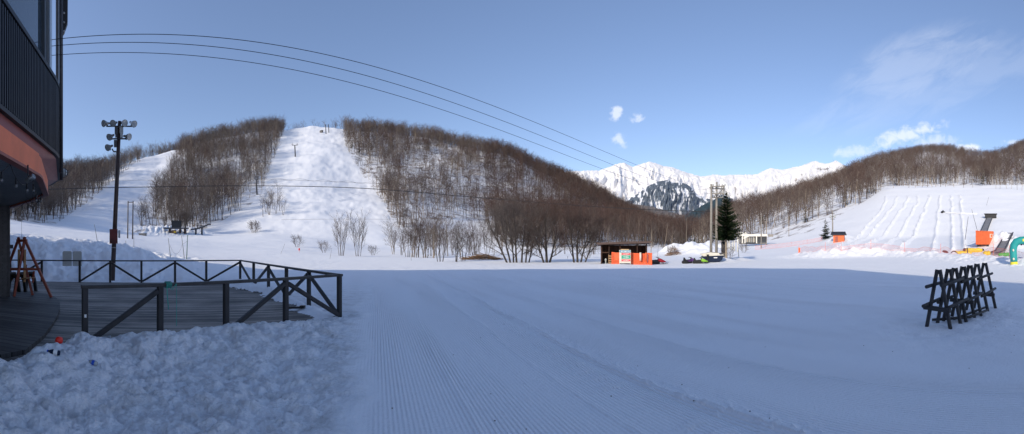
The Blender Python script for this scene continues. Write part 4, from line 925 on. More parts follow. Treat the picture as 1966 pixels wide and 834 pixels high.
# --- the woods on the hills ----------------------------------------------------------
def scatter(poly, dmin, dmax, dens, seed):
    rg = np.random.RandomState(seed); xs = [p[0] for p in poly]; p0, p1 = max(min(xs), -150), min(max(xs), 2120); a0, a1 = az(p0), az(p1)
    area = (a1 - a0) / 2 * (dmax ** 2 - dmin ** 2); n = int(area / dens); A = rg.uniform(a0, a1, n); D = np.sqrt(rg.uniform(dmin ** 2, dmax ** 2, n))
    X_ = D * np.sin(A); Y_ = D * np.cos(A); Z_ = ground(X_, Y_, False); px = A * F + CX; py = HY - (Z_ - EYE) / D * F
    m = in_poly(px, py, poly); 
    # thin places and gaps
    g = fbm(X_ / 22, Y_ / 22, 3, 300 + seed); th = np.where((px > 770) & (px < 1030) & (py > 315) & (py < 432), .6, 1.0)
    m &= rg.uniform(0, 1, n) / th < np.clip((g - .28) * 3.6, .06, 1) * np.where(px > 1330, 1, np.where(px > 950, 1.0, np.where(px > 640, .8, .85))) + np.where((px > 930) & (px < 1340), .45, 0)
    return np.stack([X_, Y_, Z_, D, px, py], -1)[m]
WOODS = []
cfg = [(FORESTS[0][0], 105, 400, 8.5, 1), (FORESTS[1][0], 150, 510, 8.5, 2), (FORESTS[2][0], 135, 520, 8.5, 3), (FORESTS[3][0], 150, 420, 15, 4), (FORESTS[3][0], 420, 1000, 24, 5)]
for c in cfg: WOODS.append(scatter(*c))
def crest(p0, p1, n, seed):
    rg = np.random.RandomState(seed); px = rg.uniform(p0, p1, n); rd = np.interp(px, [k[0] for k in TB], [k[6][0] for k in TB]); D = rd * rg.uniform(.90, 1.08, n); A = (px - CX) / F
    X_ = D * np.sin(A); Y_ = D * np.cos(A); Z_ = ground(X_, Y_, False); kp = rg.uniform(0, 1, n) < np.clip((fbm(X_ / 12, Y_ / 12, 3, seed + 70) - .25) * 2.6, .12, 1); return np.stack([X_, Y_, Z_, D, px, HY - (Z_ - EYE) / D * F], -1)[kp]
WOODS[0] = np.concatenate([WOODS[0], crest(60, 270, 700, 1)]); WOODS[1] = np.concatenate([WOODS[1], crest(345, 545, 800, 2), crest(545, 655, 0, 4)]); CR2 = crest(262, 350, 900, 8); CR2 = np.concatenate([CR2, crest(540, 665, 260, 9)]); CR2 = CR2[CR2[:, 3] > np.interp(CR2[:, 4], [k[0] for k in TB], [k[6][0] for k in TB]) * 1.035]; WOODS[1] = np.concatenate([WOODS[1], CR2]); WOODS[2] = np.concatenate([WOODS[2], crest(662, 1300, 1500, 3)])
def label_of(p):
    if p[4] < 300: return 'leafless tree on the wooded flank left of the narrow left run', 'trees left of the narrow run'
    if p[4] < 560: return 'leafless tree in the wood between the two groomed runs', 'trees between the two runs'
    if p[4] < 1330: return 'leafless tree low on the dark wooded hillside right of the main run', 'trees on the hillside right of the main run'
    return 'leafless tree at the lower edge of the brown wood right of the spruce', 'trees of the wood right of the spruce'
allp = []
for wi, P_ in enumerate(WOODS): allp += [(wi, i, P_[i]) for i in range(len(P_)) if -5 < P_[i][4] < 1971]
allp.sort(key=lambda q: q[2][3]); taken = set()
for wi, i, p in allp[:205]:
    taken.add((wi, i)); lb, gp = label_of(p); ms = MIDV[rnd.randrange(5)] if rnd.random() < .8 else FARV[rnd.randrange(6)]
    o = bpy.data.objects.new('bare_tree', ms[2]); COL.objects.link(o); o.location = (p[0], p[1], p[2] - .1); o.rotation_euler = (0, 0, rnd.uniform(0, 6.28)); s_ = rnd.uniform(.7, 1.05); o.scale = (s_, s_, s_ * rnd.uniform(.9, 1.1)); tag(o, lb, 'tree', gp)
def wood_stuff(name, pts, metas, seed, smin, smax, label):
    """one mass of far trees: tree meshes instanced on points by geometry nodes"""
    src = bpy.data.collections.new(name + '_kinds')
    for me in metas: src.objects.link(bpy.data.objects.new('tree_kind', me))
    me = bpy.data.meshes.new(name); me.vertices.add(len(pts)); me.vertices.foreach_set('co', np.ascontiguousarray(pts[:, :3], dtype=np.float32).ravel()); me.update()
    o = bpy.data.objects.new(name, me); COL.objects.link(o); o['kind'] = 'stuff'; tag(o, label, 'wood')
    g = bpy.data.node_groups.new(name, 'GeometryNodeTree'); g.interface.new_socket('Geometry', in_out='INPUT', socket_type='NodeSocketGeometry'); g.interface.new_socket('Geometry', in_out='OUTPUT', socket_type='NodeSocketGeometry')
    gi = g.nodes.new('NodeGroupInput'); go = g.nodes.new('NodeGroupOutput'); ci = g.nodes.new('GeometryNodeCollectionInfo'); ci.inputs['Collection'].default_value = src; ci.inputs['Separate Children'].default_value = True; ci.inputs['Reset Children'].default_value = True
    ip = g.nodes.new('GeometryNodeInstanceOnPoints'); ip.inputs['Pick Instance'].default_value = True
    rv = g.nodes.new('FunctionNodeRandomValue'); rv.data_type = 'FLOAT_VECTOR'; rv.inputs['Min'].default_value = (-.06, -.06, 0); rv.inputs['Max'].default_value = (.06, .06, 6.283); rv.inputs['Seed'].default_value = seed
    rs = g.nodes.new('FunctionNodeRandomValue'); rs.data_type = 'FLOAT'; rs.inputs[2].default_value = smin; rs.inputs[3].default_value = smax; rs.inputs['Seed'].default_value = seed + 5
    ri = g.nodes.new('FunctionNodeRandomValue'); ri.data_type = 'INT'; ri.inputs[4].default_value = 0; ri.inputs[5].default_value = len(metas) - 1; ri.inputs['Seed'].default_value = seed + 9
    lk = g.links.new; lk(gi.outputs[0], ip.inputs['Points']); lk(ci.outputs[0], ip.inputs['Instance']); lk(rv.outputs[0], ip.inputs['Rotation']); lk(rs.outputs[1], ip.inputs['Scale']); lk(ri.outputs[2], ip.inputs['Instance Index']); lk(ip.outputs[0], go.inputs[0])
    md = o.modifiers.new('trees', 'NODES'); md.node_group = g; return o
for wi, (nm, lb) in enumerate((('woods', 'bare grey wood climbing the flank left of the narrow run'), ('woods', 'bare wood filling the ridge between the two runs'), ('woods', 'dense brown leafless wood covering the hillside right of the main run'), ('woods', 'brown leafless wood on the lower slope right of the spruce'), ('woods', 'far wooded hill behind the crest of the tubing slope'))):
    P_ = WOODS[wi]; keep = np.array([(wi, i) not in taken for i in range(len(P_))]); P_ = P_[keep]; print('wood', wi, len(P_))
    grey = [FARV[k][2] for k in (0, 1, 3, 4)]; red = [FARV[k][2] for k in (2, 5)]
    if wi == 2:
        m_ = P_[:, 4] + (P_[:, 5] - 380) * .5 < 900
        wood_stuff(nm, P_[m_], grey + red, 40 + wi, .55, 1.25, 'bare grey-brown wood on the sunlit side of the hill right of the main run'); wood_stuff(nm, P_[~m_], red + [FARV[2][2], FARV[5][2], FARV[0][2]], 50 + wi, .55, 1.2, 'dark reddish leafless wood on the hillside falling towards the valley mouth'); continue
    wood_stuff(nm, P_, (grey * 3 + red) if wi < 2 else (grey + red * 2), 40 + wi, .6, 1.3 if wi < 2 else 1.2, lb)
# dark evergreens sprinkled through the woods
ev = []
for wi, lo, hi, n in ((2, 0, 0, 26), (3, 0, 0, 16), (4, 0, 0, 90)):
    P_ = WOODS[wi]; idx = np.random.RandomState(wi).permutation(len(P_))
    if wi == 2: idx = [i for i in idx if P_[i][5] < HY - 60 and P_[i][3] > 330][:n]
    elif wi == 4: idx = [i for i in idx if (fbm(P_[i][0:1] / 60, P_[i][1:2] / 60, 2, 7)[0] > .56)][:n * 3]
    else: idx = idx[:n]
    ev += [P_[i] for i in idx]
wood_stuff('evergreen_woods', np.array(ev), [c[2] for c in CONV], 77, .6, 1.1, 'scattered dark evergreens among the leafless hillside woods')
# brush heap and dirty pile of branches
rg = random.Random(5)
for (pa, pb, dd, hh, nn, lb) in ((893, 958, 47, .55, 260, 'long heap of brown cut brush at the foot of the many-stemmed tree'), (1283, 1303, 68, 1.3, 90, 'heap of grey brush leaning on the dirty snow pile')):
    mb = MB(); c0 = W((pa + pb) / 2, dd)
    for k in range(nn):
        t = rg.random(); q = W(pa + (pb - pa) * t, dd + rg.uniform(-1.2, 1.2), 0); h_ = hh * (1 - abs(2 * t - 1.1)) * rg.uniform(.1, 1); L = rg.uniform(.5, 1.6); a = az((pa + pb) / 2) + math.pi / 2 + rg.gauss(0, .5)
        e = Vector((math.sin(a), math.cos(a), rg.gauss(0, .18))) * L / 2; q.z += max(h_, .03); mb.tube([q - e, q + e * .1 + Vector((0, 0, .05)), q + e], [.03, .022, .01], 4, cap=False)
    lone(mb, 'brush_heap', M['brush_wood'], lb, 'brush heap', c0)
def at_row(px_, y, lo=60, hi=200):
    """distance where the ground is seen at this row"""
    D_ = np.linspace(lo, hi, 300); X_ = D_ * math.sin(az(px_)); Y_ = D_ * math.cos(az(px_)); Z_ = ground(X_, Y_, False); r_ = HY - (Z_ - EYE) / D_ * F; return float(D_[np.argmin(abs(r_ - y))])
# ------------------------------------------------------------------ floodlight mast
fd = 20.5; B = W(216, fd); T = Wy(229.5, 233, fd); fm = thing('floodlight_mast', 'tall brown floodlight mast with seven lamps rising behind the far railing', 'light mast', B)
ax = (T - B).normalized()
mb = MB(); mb.tube([B - ax * .3, B.lerp(T, .5), T], [.125, .11, .09], 14); mast = mb.build('pole', M['pole_brown'], fm, True)
for k in range(7): q = B.lerp(T, .1 + .1 * k); rr = .128 - .04 * (.1 + .1 * k); mb = MB(); mb.tube([q, q + ax * .02], rr, 14, cap=False); mb.build('band', M['alu'], mast, True)
rt = Vector((math.cos(-az(222)), math.sin(-az(222)), 0)); fw = Vector((math.sin(az(222)), math.cos(az(222)), 0)); PXM = fd / F
def at(dx, y, f=0.0):
    """point dx photo-pixels right of the mast at the height seen at row y"""
    q = B.lerp(T, (zy(y, fd) - B.z) / (T.z - B.z)); return q + rt * dx * PXM + fw * f
for (y, xa, xb) in ((244, -25, 26), (268, -13, 17)):
    mb = MB(); mb.tube([at(xa, y, -.12), at(xb, y, -.12)], .035, 8); mb.tube([at(xa + 3, y - 3, .12), at(xb - 3, y - 3, .12)], .028, 8); mb.build('crossarm', M['steel_dark'], fm, True)
mb = MB(); mb.tube([at(-2, 292), at(-9, 291), at(-12, 286)], .035, 8); mb.build('bracket', M['steel_dark'], fm, True)
for (dx, y, nx, nz, L) in ((-27, 240, -.9, -.25, 1), (-10.5, 239.5, -.45, -.35, .95), (8, 239, .5, -.3, .9), (26, 240, .55, -.5, 1), (-16, 265, -.7, -.55, .9), (17, 265, .85, -.35, 1.05), (-18, 285, -.75, -.5, 1)):
    c = at(dx, y, -.25); dv = (rt * nx + Vector((0, 0, nz)) - fw * .75).normalized()
    mb = MB(); mb.lathe(c - dv * .22, dv, [(0, -.06), (.055, -.05), (.065, .07), (.09, .13), (.14, .23), (.17, .31), (.175, .33), (.162, .33)], 18); lmp = mb.build('floodlight', M['lamp_metal'], fm, True)
    mb = MB(); mb.lathe(c - dv * .22, dv, [(.164, .322), (.10, .336), (0, .34)], 18); mb.build('lens', M['glass_lamp'], lmp, True)
    mb = MB(); e = at(dx * .86, y + 5, -.12); mb.tube([c - dv * .16, e], .03, 6); mb.build('bracket', M['steel_dark'], lmp)
for (dx, y, wd, ht) in ((-5.5, 252, .16, .34), (4.5, 251, .18, .32), (5, 261, .14, .22), (-5, 261, .11, .20), (-6, 277, .15, .34)):
    mb = MB(); mb.box(at(dx, y, -.1), (wd, .16, ht), rz=-az(222)); mb.build('ballast_box', M['grey_box'] if dx > 0 else M['steel_dark'], fm)
cb = MB(); cb.box(at(-1.5, 454.5, -.2), (.40, .22, .72), rz=-az(222)); c_ = cb.build('control_box', M['red_box'], fm); mb = MB(); mb.box(at(9, 450, -.1), (.10, .16, .38), rz=-az(222)); mb.build('meter_box', M['grey_box'], c_)
mb = MB(); mb.tube([at(2.5, 300, -.1), at(4, 440, -.13)], .012, 5); mb.build('cable', M['wire'], mast)
# ------------------------------------------------------------------ cabinets half buried in the bank
for k, (px_, dd) in enumerate(((129, 19.6), (148, 19.8))):
    X0, Y0 = xy(px_, dd); z0 = zy(503, dd); mb = MB(); o_ = Vector((X0, Y0, z0))
    mb.ext([(-.22, -.2), (.22, -.2), (.22, .46), (.17, .51), (-.17, .51), (-.22, .46)], o_ + Vector((0, 0, 0)), (math.cos(-az(140)), math.sin(-az(140)), 0), (0, 0, 1), (math.sin(az(140)), math.cos(az(140)), 0), .35)
    lone(mb, 'electrical_cabinet', M['grey_box'], ('pale grey cabinet in the snow bank, the one farther from the mast', 'pale grey cabinet in the snow bank, the one nearer the mast')[k], 'cabinet', o_, 'cabinets in the snow bank')
# ------------------------------------------------------------------ thin poles in the snow
def pole(px0, y0, px1, y1, d, r, mt, label, name='marker_pole', group=None, cat='pole'):
    a = Wy(px0, y0, d); b = Wy(px1, y1, d); g = gz(a.x, a.y); a.z = min(a.z, g) - .1; mb = MB(); mb.tube([a, a.lerp(b, .5) + Vector((.01, 0, 0)), b], [r, r * .9, r * .6], 6); return lone(mb, name, M[mt], label, cat, a, group, True)
pole(42, 448, 40.5, 401, 30, .012, 'bamboo', 'thin cane standing in the snow below the hanging bulbs')
pole(188, 462, 181, 431, 32, .022, 'bamboo', 'thin leaning cane on the snow bank just left of the mast')
pole(242, 480, 241.5, 462, 34, .02, 'bamboo', 'short cane right of the red control box'); pole(257, 478, 257, 445, 36, .018, 'bamboo', 'tall thin cane below the twin wooden posts')
pole(328, 500, 323, 457, 33, .025, 'bamboo', 'left cane of the roped group before the lift station', group=None); pole(355, 504, 348.5, 452, 33, .025, 'bamboo', 'middle leaning cane of the roped group before the lift station'); pole(358, 504, 360, 452, 32.6, .038, 'pole_green', 'thick green pole of the roped group before the lift station')
a = Wy(326, 470, 33); b = Wy(350, 470, 33); c = Wy(359.5, 462, 32.6)
mb = MB(); P_ = [a.lerp(b, t) - Vector((0, 0, .75 * 4 * t * (1 - t))) for t in np.linspace(0, 1, 12)]; mb.tube(P_, .008, 4); P_ = [b.lerp(c, t) - Vector((0, 0, -.0 + .05 * t)) for t in np.linspace(0, 1, 4)]; mb.tube(P_, .008, 4); lone(mb, 'sagging_rope', M['bamboo'], 'thin rope sagging between the canes before the lift station', 'rope', a)
pole(538, 489, 547, 468, 60, .018, 'bamboo', 'thin slanting cane on the snow left of the orange marker'); pole(632, 502, 637, 478, 50, .018, 'bamboo', 'thin slanting cane left of the willow pair'); pole(791, 512, 788, 486, 45, .018, 'bamboo', 'thin cane standing before the middle thicket')
pole(1058, 509, 1057.5, 487, 41, .03, 'grey_box', 'short pale stake right of the thick-trunked reddish tree'); pole(1090, 500, 1090, 492, 60, .04, 'steel_dark', 'short dark stake behind the row of big trees')
pole(1418.5, 495, 1417, 474, 47, .03, 'steel_dark', 'short dark pole in the snow right of the tall spruce')
p = W(574.5, 72); mb = MB(); mb.tube([p, p + Vector((0, 0, .5))], .02, 6); mb.lathe(p + Vector((0, 0, .35)), (0, 0, 1), [(.14, 0), (.14, .3), (.06, .42), (0, .42)], 10); lone(mb, 'course_marker', M['red_plastic'], 'small orange marker alone on the snow below the main run', 'marker', p)
# twin posts and small things at the foot of the left wood
tp = thing('post_gantry', 'pair of tall thin wooden posts joined near the top, right of the mast', 'post frame', W(250, 75)); a0, a1 = Wy(245, 457, 72), Wy(246, 386, 72); b0, b1 = Wy(254.5, 455, 72), Wy(255.5, 386, 72)
for q0, q1 in ((a0, a1), (b0, b1)): mb = MB(); mb.tube([q0 - Vector((0, 0, .5)), q1], [.12, .09], 7); mb.build('post', M['bark'], tp, True)
mb = MB(); mb.beam(a1 - Vector((0, 0, .25)), b1 - Vector((0, 0, .25)), .12, .12); mb.build('crossbar', M['bark'], tp)
gb = MB(); g_ = Wy(274, 452, 130); gb.box(g_, (2.2, 1.2, .9), rz=.5); gb.box(g_ + Vector((0, 0, .55)), (2.5, 1.5, .15), rz=.5); lone(gb, 'control_cabin', M['concrete'], 'small grey flat-roofed box half buried left of the lift station', 'cabin', g_)
# lift bottom station
ls = thing('lift_station', 'dark chairlift bottom station with a raised cabin and steel arms', 'lift station', W(343, 140)); dd = 140; Q = lambda px_, y: Wy(px_, y, dd); rzz = -az(350)
mb = MB(); mb.box(Q(339, 431.5), (3.3, 2.4, 2.0), rz=rzz); mb.build('machine_cabin', M['black'], ls)
mb = MB(); mb.ext([(-1.75, 0), (1.75, 0), (1.5, .30), (-1.5, .30)], Q(339, 425.8), (math.cos(rzz), math.sin(rzz), 0), (0, 0, 1), (-math.sin(rzz), math.cos(rzz), 0), 2.8); mb.build('roof', M['black'], ls)
mb = MB(); mb.box(Q(338, 438.6), (8.6, 2.6, .42), rz=rzz); mb.build('deck_beam', M['steel_dark'], ls)
for px_ in (326, 346, 355.5): mb = MB(); a = Q(px_, 452); mb.beam(a, Q(px_, 438), .7 if px_ != 346 else .45, .7); mb.build('column', M['pole_brown'], ls)
mb = MB(); mb.box(Q(334, 446), (1.7, 1.4, 1.3), rz=rzz); mb.build('booth', M['brush_wood'], ls); mb = MB(); mb.box(Q(335.5, 446) - Vector((math.sin(az(335)), math.cos(az(335)), 0)) * .8, (.7, .05, .5), rz=rzz); mb.build('booth_window', M['yellow'], ls)
for px_ in (376, 387.5): mb = MB(); mb.tube([Q(px_, 452), Q(px_, 438)], .32, 8); mb.build('column', M['steel_dark'], ls, True)
mb = MB(); mb.tube([Q(366, 441), Q(378, 439.5), Q(390, 436), Q(400, 431), Q(405, 431)], .26, 6); mb.tube([Q(384, 425), Q(378, 440)], .12, 5); mb.tube([Q(370, 434), Q(386, 426), Q(388, 438)], .09, 5); mb.build('guide_arm', M['steel_dark'], ls, True)
mb = MB(); mb.tube([Q(357, 425), Q(357, 437)], .06, 5); mb.tube([Q(355, 425), Q(359, 425)], .05, 5); mb.build('signal_pole', M['steel_dark'], ls)
# lift towers up the hill
def lift_tower(px0, y0, y1, d, arm, r, label):
    a = Wy(px0, y0, d); g = gz(a.x, a.y); b = Wy(px0 - 1, y1, d); t_ = thing('lift_tower', label, 'lift tower', (a.x, a.y, g), 'chairlift towers'); mb = MB(); mb.tube([Vector((a.x, a.y, g - .5)), b], [r, r * .8], 10); mb.build('column', M['steel_dark'], t_, True)
    if arm:
        rr = Vector((math.cos(-az(px0)), math.sin(-az(px0)), 0)); s_ = d / F; mb = MB(); mb.beam(b - rr * arm * s_, b + rr * arm * s_, .35, .35); mb.build('crossarm', M['steel_dark'], t_)
        for q in (-1, 1):
            mb = MB(); c = b + rr * arm * s_ * q * .85; mb.tube([c - rr * .9 + Vector((0, 0, .5)), c + rr * .9 + Vector((0, 0, .5))], .14, 6); mb.tube([c, c + Vector((0, 0, 1.6))], .08, 5); mb.tube([c + Vector((0, 0, 1.6)) - rr * .8, c + Vector((0, 0, 1.6)) + rr * .8], .07, 5); mb.build('sheave_assembly', M['steel_dark'], t_)
lift_tower(567, 301, 279, at_row(567, 301, 200, 468), 5.5, .55, 'lift tower with crossarm standing alone on the upper main run'); lift_tower(493.5, 374, 345, at_row(493, 374, 160, 400), 3, .42, 'lift tower at the wood edge just above the overhead cable')
lift_tower(626, 257, 239, at_row(626, 257, 300, 476), 0, .5, 'left dark mast of the pair at the top of the main run'); lift_tower(631.5, 255, 239, at_row(631, 255, 300, 476), 0, .5, 'right dark mast of the pair at the top of the main run')
p = Wy(617, 253, at_row(617, 255, 300, 476)); mb = MB(); mb.box(p, (3.2, 2.2, 1.8)); mb.box(p + Vector((.6, 0, 1.1)), (2.4, 2.6, .5)); mb.box(p + Vector((-1.0, 0, -1.2)), (.4, .4, 1.2)); lone(mb, 'lift_cabin', M['steel_dark'], 'tiny dark hut beside the twin masts on top of the main run', 'hut', p)
for k, (px_, y) in enumerate(((577, 281), (586, 278), (603, 283))):
    p = Wy(px_, y, 0.1)
# ------------------------------------------------------------------ poles at the middle, shed and snow machines
d0 = 41.5; base = W(1372, d0)
hp = thing('pole_gantry', 'three grey concrete poles carrying crossarms and insulators beside the spruce', 'utility poles', base); tops = []
for k, (p0, p1, y1, dd) in enumerate(((1365, 1366, 354, 41.5), (1375.5, 1376, 350, 41.9), (1388.5, 1389, 356, 43.5))):
    a = W(p0, dd, -.4); b = Wy(p1, y1, dd); mb = MB(); mb.tube([a, b], [.15, .10], 14); mb.build('pole', M['concrete'], hp, True); tops.append(b)
rx = Vector((math.cos(-az(1375)), math.sin(-az(1375)), 0)); fy = Vector((math.sin(az(1375)), math.cos(az(1375)), 0)); s_ = d0 / F
C0 = Wy(1376, 360, d0)
for (z, xa, xb, ff) in ((358, -12, 16, 0), (361.5, -13, 15, .5), (372, -10, 14, 0), (379, -8, 12, .3)):
    mb = MB(); q = Wy(1376, z, d0) + fy * ff; mb.beam(q + rx * xa * s_, q + rx * xb * s_, .09, .10); mb.build('crossarm', M['concrete'], hp)
    for k in np.linspace(xa, xb, 6):
        m1 = MB(); c = q + rx * k * s_; m1.lathe(c, (0, 0, 1), [(.03, .04), (.075, .07), (.04, .12), (.08, .15), (.04, .2), (.07, .23), (0, .26)], 8); m1.build('insulator', M['grey_box'], hp, True)
mb = MB(); mb.beam(Wy(1366, 364, d0), Wy(1376, 378, d0), .06, .06); mb.beam(Wy(1376, 378, d0), Wy(1388, 362, d0), .06, .06); mb.build('diagonal_strut', M['steel_dark'], hp)
mb = MB(); mb.tube([Wy(1370, 376, d0), Wy(1374, 381, d0), Wy(1380, 379, d0), Wy(1384, 372, d0)], .03, 5); mb.tube([Wy(1380, 366, d0), Wy(1383, 374, d0), Wy(1386, 364, d0)], .03, 5); mb.build('jumper_wire', M['wire'], hp)
mb = MB(); q = Wy(1388.5, 475, 43.3); mb.tube([q - Vector((0, 0, .7)), q + Vector((0, 0, .6))], .22, 12); mb.build('guard_sleeve', M['steel_dark'], hp, True)
# overhead wires
def wire(name, label, pts, r, mt='wire', grp=None):
    P_ = [Wy(*p) for p in pts]; o_ = []
    for i in range(len(P_) - 1):
        for k in range(6): 
            t = k / 6; p0 = P_[max(i - 1, 0)]; p1 = P_[i]; p2 = P_[i + 1]; p3 = P_[min(i + 2, len(P_) - 1)]
            o_.append(.5 * ((2 * p1) + (p2 - p0) * t + (2 * p0 - 5 * p1 + 4 * p2 - p3) * t * t + (3 * p1 - p0 - 3 * p2 + p3) * t ** 3))
    o_.append(P_[-1]); mb = MB(); mb.tube(o_, r, 5); return lone(mb, name, M[mt], label, 'wire', P_[0], grp, True)
def span(p_a, p_b, sag, n=40):
    return [p_a.lerp(p_b, t) - Vector((0, 0, sag * 4 * t * (1 - t))) for t in np.linspace(0, 1, n)]
def upper(k, ya, end, label):
    # real straight span: passes at 14 m to the left of the camera, sagging slightly, from the pole frame to a roof anchor
    a = end; dirv = Vector((math.sin(az(300) - math.pi / 2), math.cos(az(300) - math.pi / 2), 0)); nv = Vector((math.sin(az(300)), math.cos(az(300)), 0)); D0 = a.dot(nv)
    # end point: same perpendicular distance, beyond the lodge
    h = (HY - ya) / F * D0; L = 62 + a.dot(Vector((-dirv.x, -dirv.y, 0))); b = a + dirv * L; mid = .5; 
    t_c = (a.dot(-dirv)) / L; return a, b, D0, h, L, t_c
for k, (end, pts) in enumerate(((Wy(1389, 357, 43), ((118, 72), (400, 75), (600, 99), (800, 150), (1000, 224), (1200, 308))), (Wy(1377, 358, d0), ((118, 85), (400, 93), (600, 119), (800, 172), (1000, 246), (1180, 318))), (Wy(1366, 359, d0), ((118, 104), (400, 113), (600, 139), (800, 194), (1000, 266), (1150, 322))))):
    nv = Vector((math.sin(az(300)), math.cos(az(300)))); D0 = end.x * nv.x + end.y * nv.y
    def on(px_, y): d = D0 / math.cos(az(px_) - az(300)); return (px_, y, d)
    P_ = [Wy(*on(px_, y)) for px_, y in pts]; ex = P_[0] + (P_[0] - P_[1]) * .6; ex.z = P_[0].z + .1; ex2 = ex + (P_[0] - P_[1]) * 1.2
    # least-squares parabola in height along the straight plan line keeps the catenary clean
    dv = Vector((math.cos(az(300)), -math.sin(az(300)))); S_ = np.array([p.x * dv.x + p.y * dv.y for p in P_] + [end.x * dv.x + end.y * dv.y]); Zs_ = np.array([p.z for p in P_] + [end.z]); co = np.polyfit(S_, Zs_, 3, w=[2] * len(P_) + [8])
    s0, s1 = S_[0] - 4, S_[-1]; path = [(nv.x * D0 + dv.x * s, nv.y * D0 + dv.y * s, np.polyval(co, s)) for s in np.linspace(s0, s1, 60)]
    mb = MB(); mb.tube(path, .0065, 5); lone(mb, 'overhead_wire', M['wire'], ('topmost of the three long overhead wires crossing the sky', 'middle one of the three long overhead wires crossing the sky', 'lowest of the three long overhead wires crossing the sky')[k], 'wire', path[0], 'long wires across the sky')
wire('overhead_cable', 'thick black cable strung across the ski hill below the twin wires', [(60, 364, 40), (118, 363, 40), (300, 359, 40), (500, 357, 40), (700, 362, 40), (900, 378, 41), (1100, 394, 42), (1250, 403, 42), (1366, 407, 41.5)], .035)
wire('overhead_wire', 'thin upper wire running just above the thick cable across the hill', [(60, 349, 40.5), (118, 348, 40.5), (300, 346, 40.5), (500, 345, 40.5), (700, 352, 40.5), (900, 366, 41), (1050, 378, 42), (1210, 380, 42), (1366, 372, 42)], .010)
mbs = MB(); pr = [Wy(px_, 344.5 + 1.6 * math.sin(px_ / 7.2) + max(0, px_ - 560) * .045, 40.7) for px_ in range(520, 900, 3)]; mbs.tube(pr, .011, 4); lone(mbs, 'spiral_wire', M['wire'], 'wavy lashed wire beside the thin upper wire over the main run', 'wire', pr[0])
wire('overhead_wire', 'faint low wire crossing the foot of the main run', [(540, 422, 95), (650, 421, 95), (760, 421, 95), (900, 419, 100)], .022, 'bark')
wire('overhead_wire', 'pale wire dipping from the bare pole toward the slope on the right', [(1395, 424, 60), (1450, 426, 66), (1490, 424, 75), (1540, 414, 88), (1598, 404, 96)], .025, 'bark_pale')
# shed
sd = 37.0; sb = W(1198, sd); yaw = -az(1198); sh = thing('open_shed', 'low dark timber shed open to the front behind the orange net', 'shed', sb)
r1 = Vector((math.cos(yaw), math.sin(yaw), 0)); f1 = Vector((-math.sin(yaw), math.cos(yaw), 0)); U = Vector((0, 0, 1)); sw_ = 4.15
SB = sb + Vector((0, 0, 0))
def sp_(x, y, z): return SB + r1 * x + f1 * y + U * z
mb = MB(); mb.box(sp_(0, 2.3, .80), (sw_, .06, 1.75), rz=yaw); mb.build('back_wall', M['shed_wood'], sh)
for x in (-sw_ / 2, sw_ / 2): mb = MB(); mb.add([sp_(x - .03, 0, -.2), sp_(x - .03, 2.3, -.2), sp_(x - .03, 2.3, 1.62), sp_(x - .03, 0, 1.72), sp_(x + .03, 0, -.2), sp_(x + .03, 2.3, -.2), sp_(x + .03, 2.3, 1.62), sp_(x + .03, 0, 1.72)], [(0, 1, 2, 3), (7, 6, 5, 4), (0, 3, 7, 4), (1, 5, 6, 2), (3, 2, 6, 7), (0, 4, 5, 1)]); mb.build('side_wall', M['shed_wood'], sh)
mb = MB(); mb.beam(sp_(-sw_ / 2 - .35, -.45, 1.78), sp_(sw_ / 2 + .35, -.45, 1.93), .09, .12); mb.build('fascia_board', M['shed_roof'], sh)
mb = MB(); c = [sp_(-sw_ / 2 - .38, -.5, 1.85), sp_(sw_ / 2 + .38, -.5, 2.0), sp_(sw_ / 2 + .38, 2.6, 1.78), sp_(-sw_ / 2 - .38, 2.6, 1.63)]; mb.add(c + [q + U * .06 for q in c], [(3, 2, 1, 0), (4, 5, 6, 7), (0, 1, 5, 4), (1, 2, 6, 5), (2, 3, 7, 6), (3, 0, 4, 7)]); mb.build('roof', M['shed_roof'], sh)
for x in (-sw_ / 2 + .05, -1.35, -.35, 1.2, sw_ / 2 - .05): mb = MB(); mb.beam(sp_(x, -.02, -.2), sp_(x, -.02, 1.75 + .036 * x), .09, .09); mb.build('post', M['shed_wood'], sh)
mb = MB(); mb.beam(sp_(-sw_ / 2, -.02, 1.02), sp_(-1.35, -.02, 1.02), .05, .10); mb.build('rail', M['shed_wood'], sh)
o = snow_pile = None
# plywood sheets, crate, net and sign before the shed
for k, (px_, y0, y1, wd, dd) in enumerate(((1189, 500, 485.3, .85, 36.2), (1199.5, 500, 478.6, .72, 36.0))):
    a = Wy(px_, y0, dd); b = Wy(px_, y1, dd); mb = MB(); mb.box((a + b) / 2, (wd, .03, (b - a).length), rz=yaw + (-.05, .03)[k]); lone(mb, 'plywood_sheet', M['plywood'], ('lower plywood sheet behind the left part of the orange net', 'taller plywood sheet standing right behind the striped notice board')[k], 'board', a)
p = W(1171.5, 35.9); mb = MB()
for z in (.1, .3, .5, .7): mb.box(p + Vector((0, 0, z)), (.30, .28, .12), rz=yaw)
for sx_ in (-.14, .14): mb.box(p + r1 * sx_ + U * .42, (.03, .3, .84), rz=yaw)
lone(mb, 'wooden_crate', M['pale_wood'], 'pale slatted crate standing inside the shed left of the net', 'crate', p)
p = W(1163, 36.2); mb = MB(); mb.tube([p, p + U * .5], .05, 8); mb.ball(p + U * .36, .1, 8, 6); lone(mb, 'small_barrel', M['grey_box'], 'small pale container on the snow at the left inside of the shed', 'container', p)
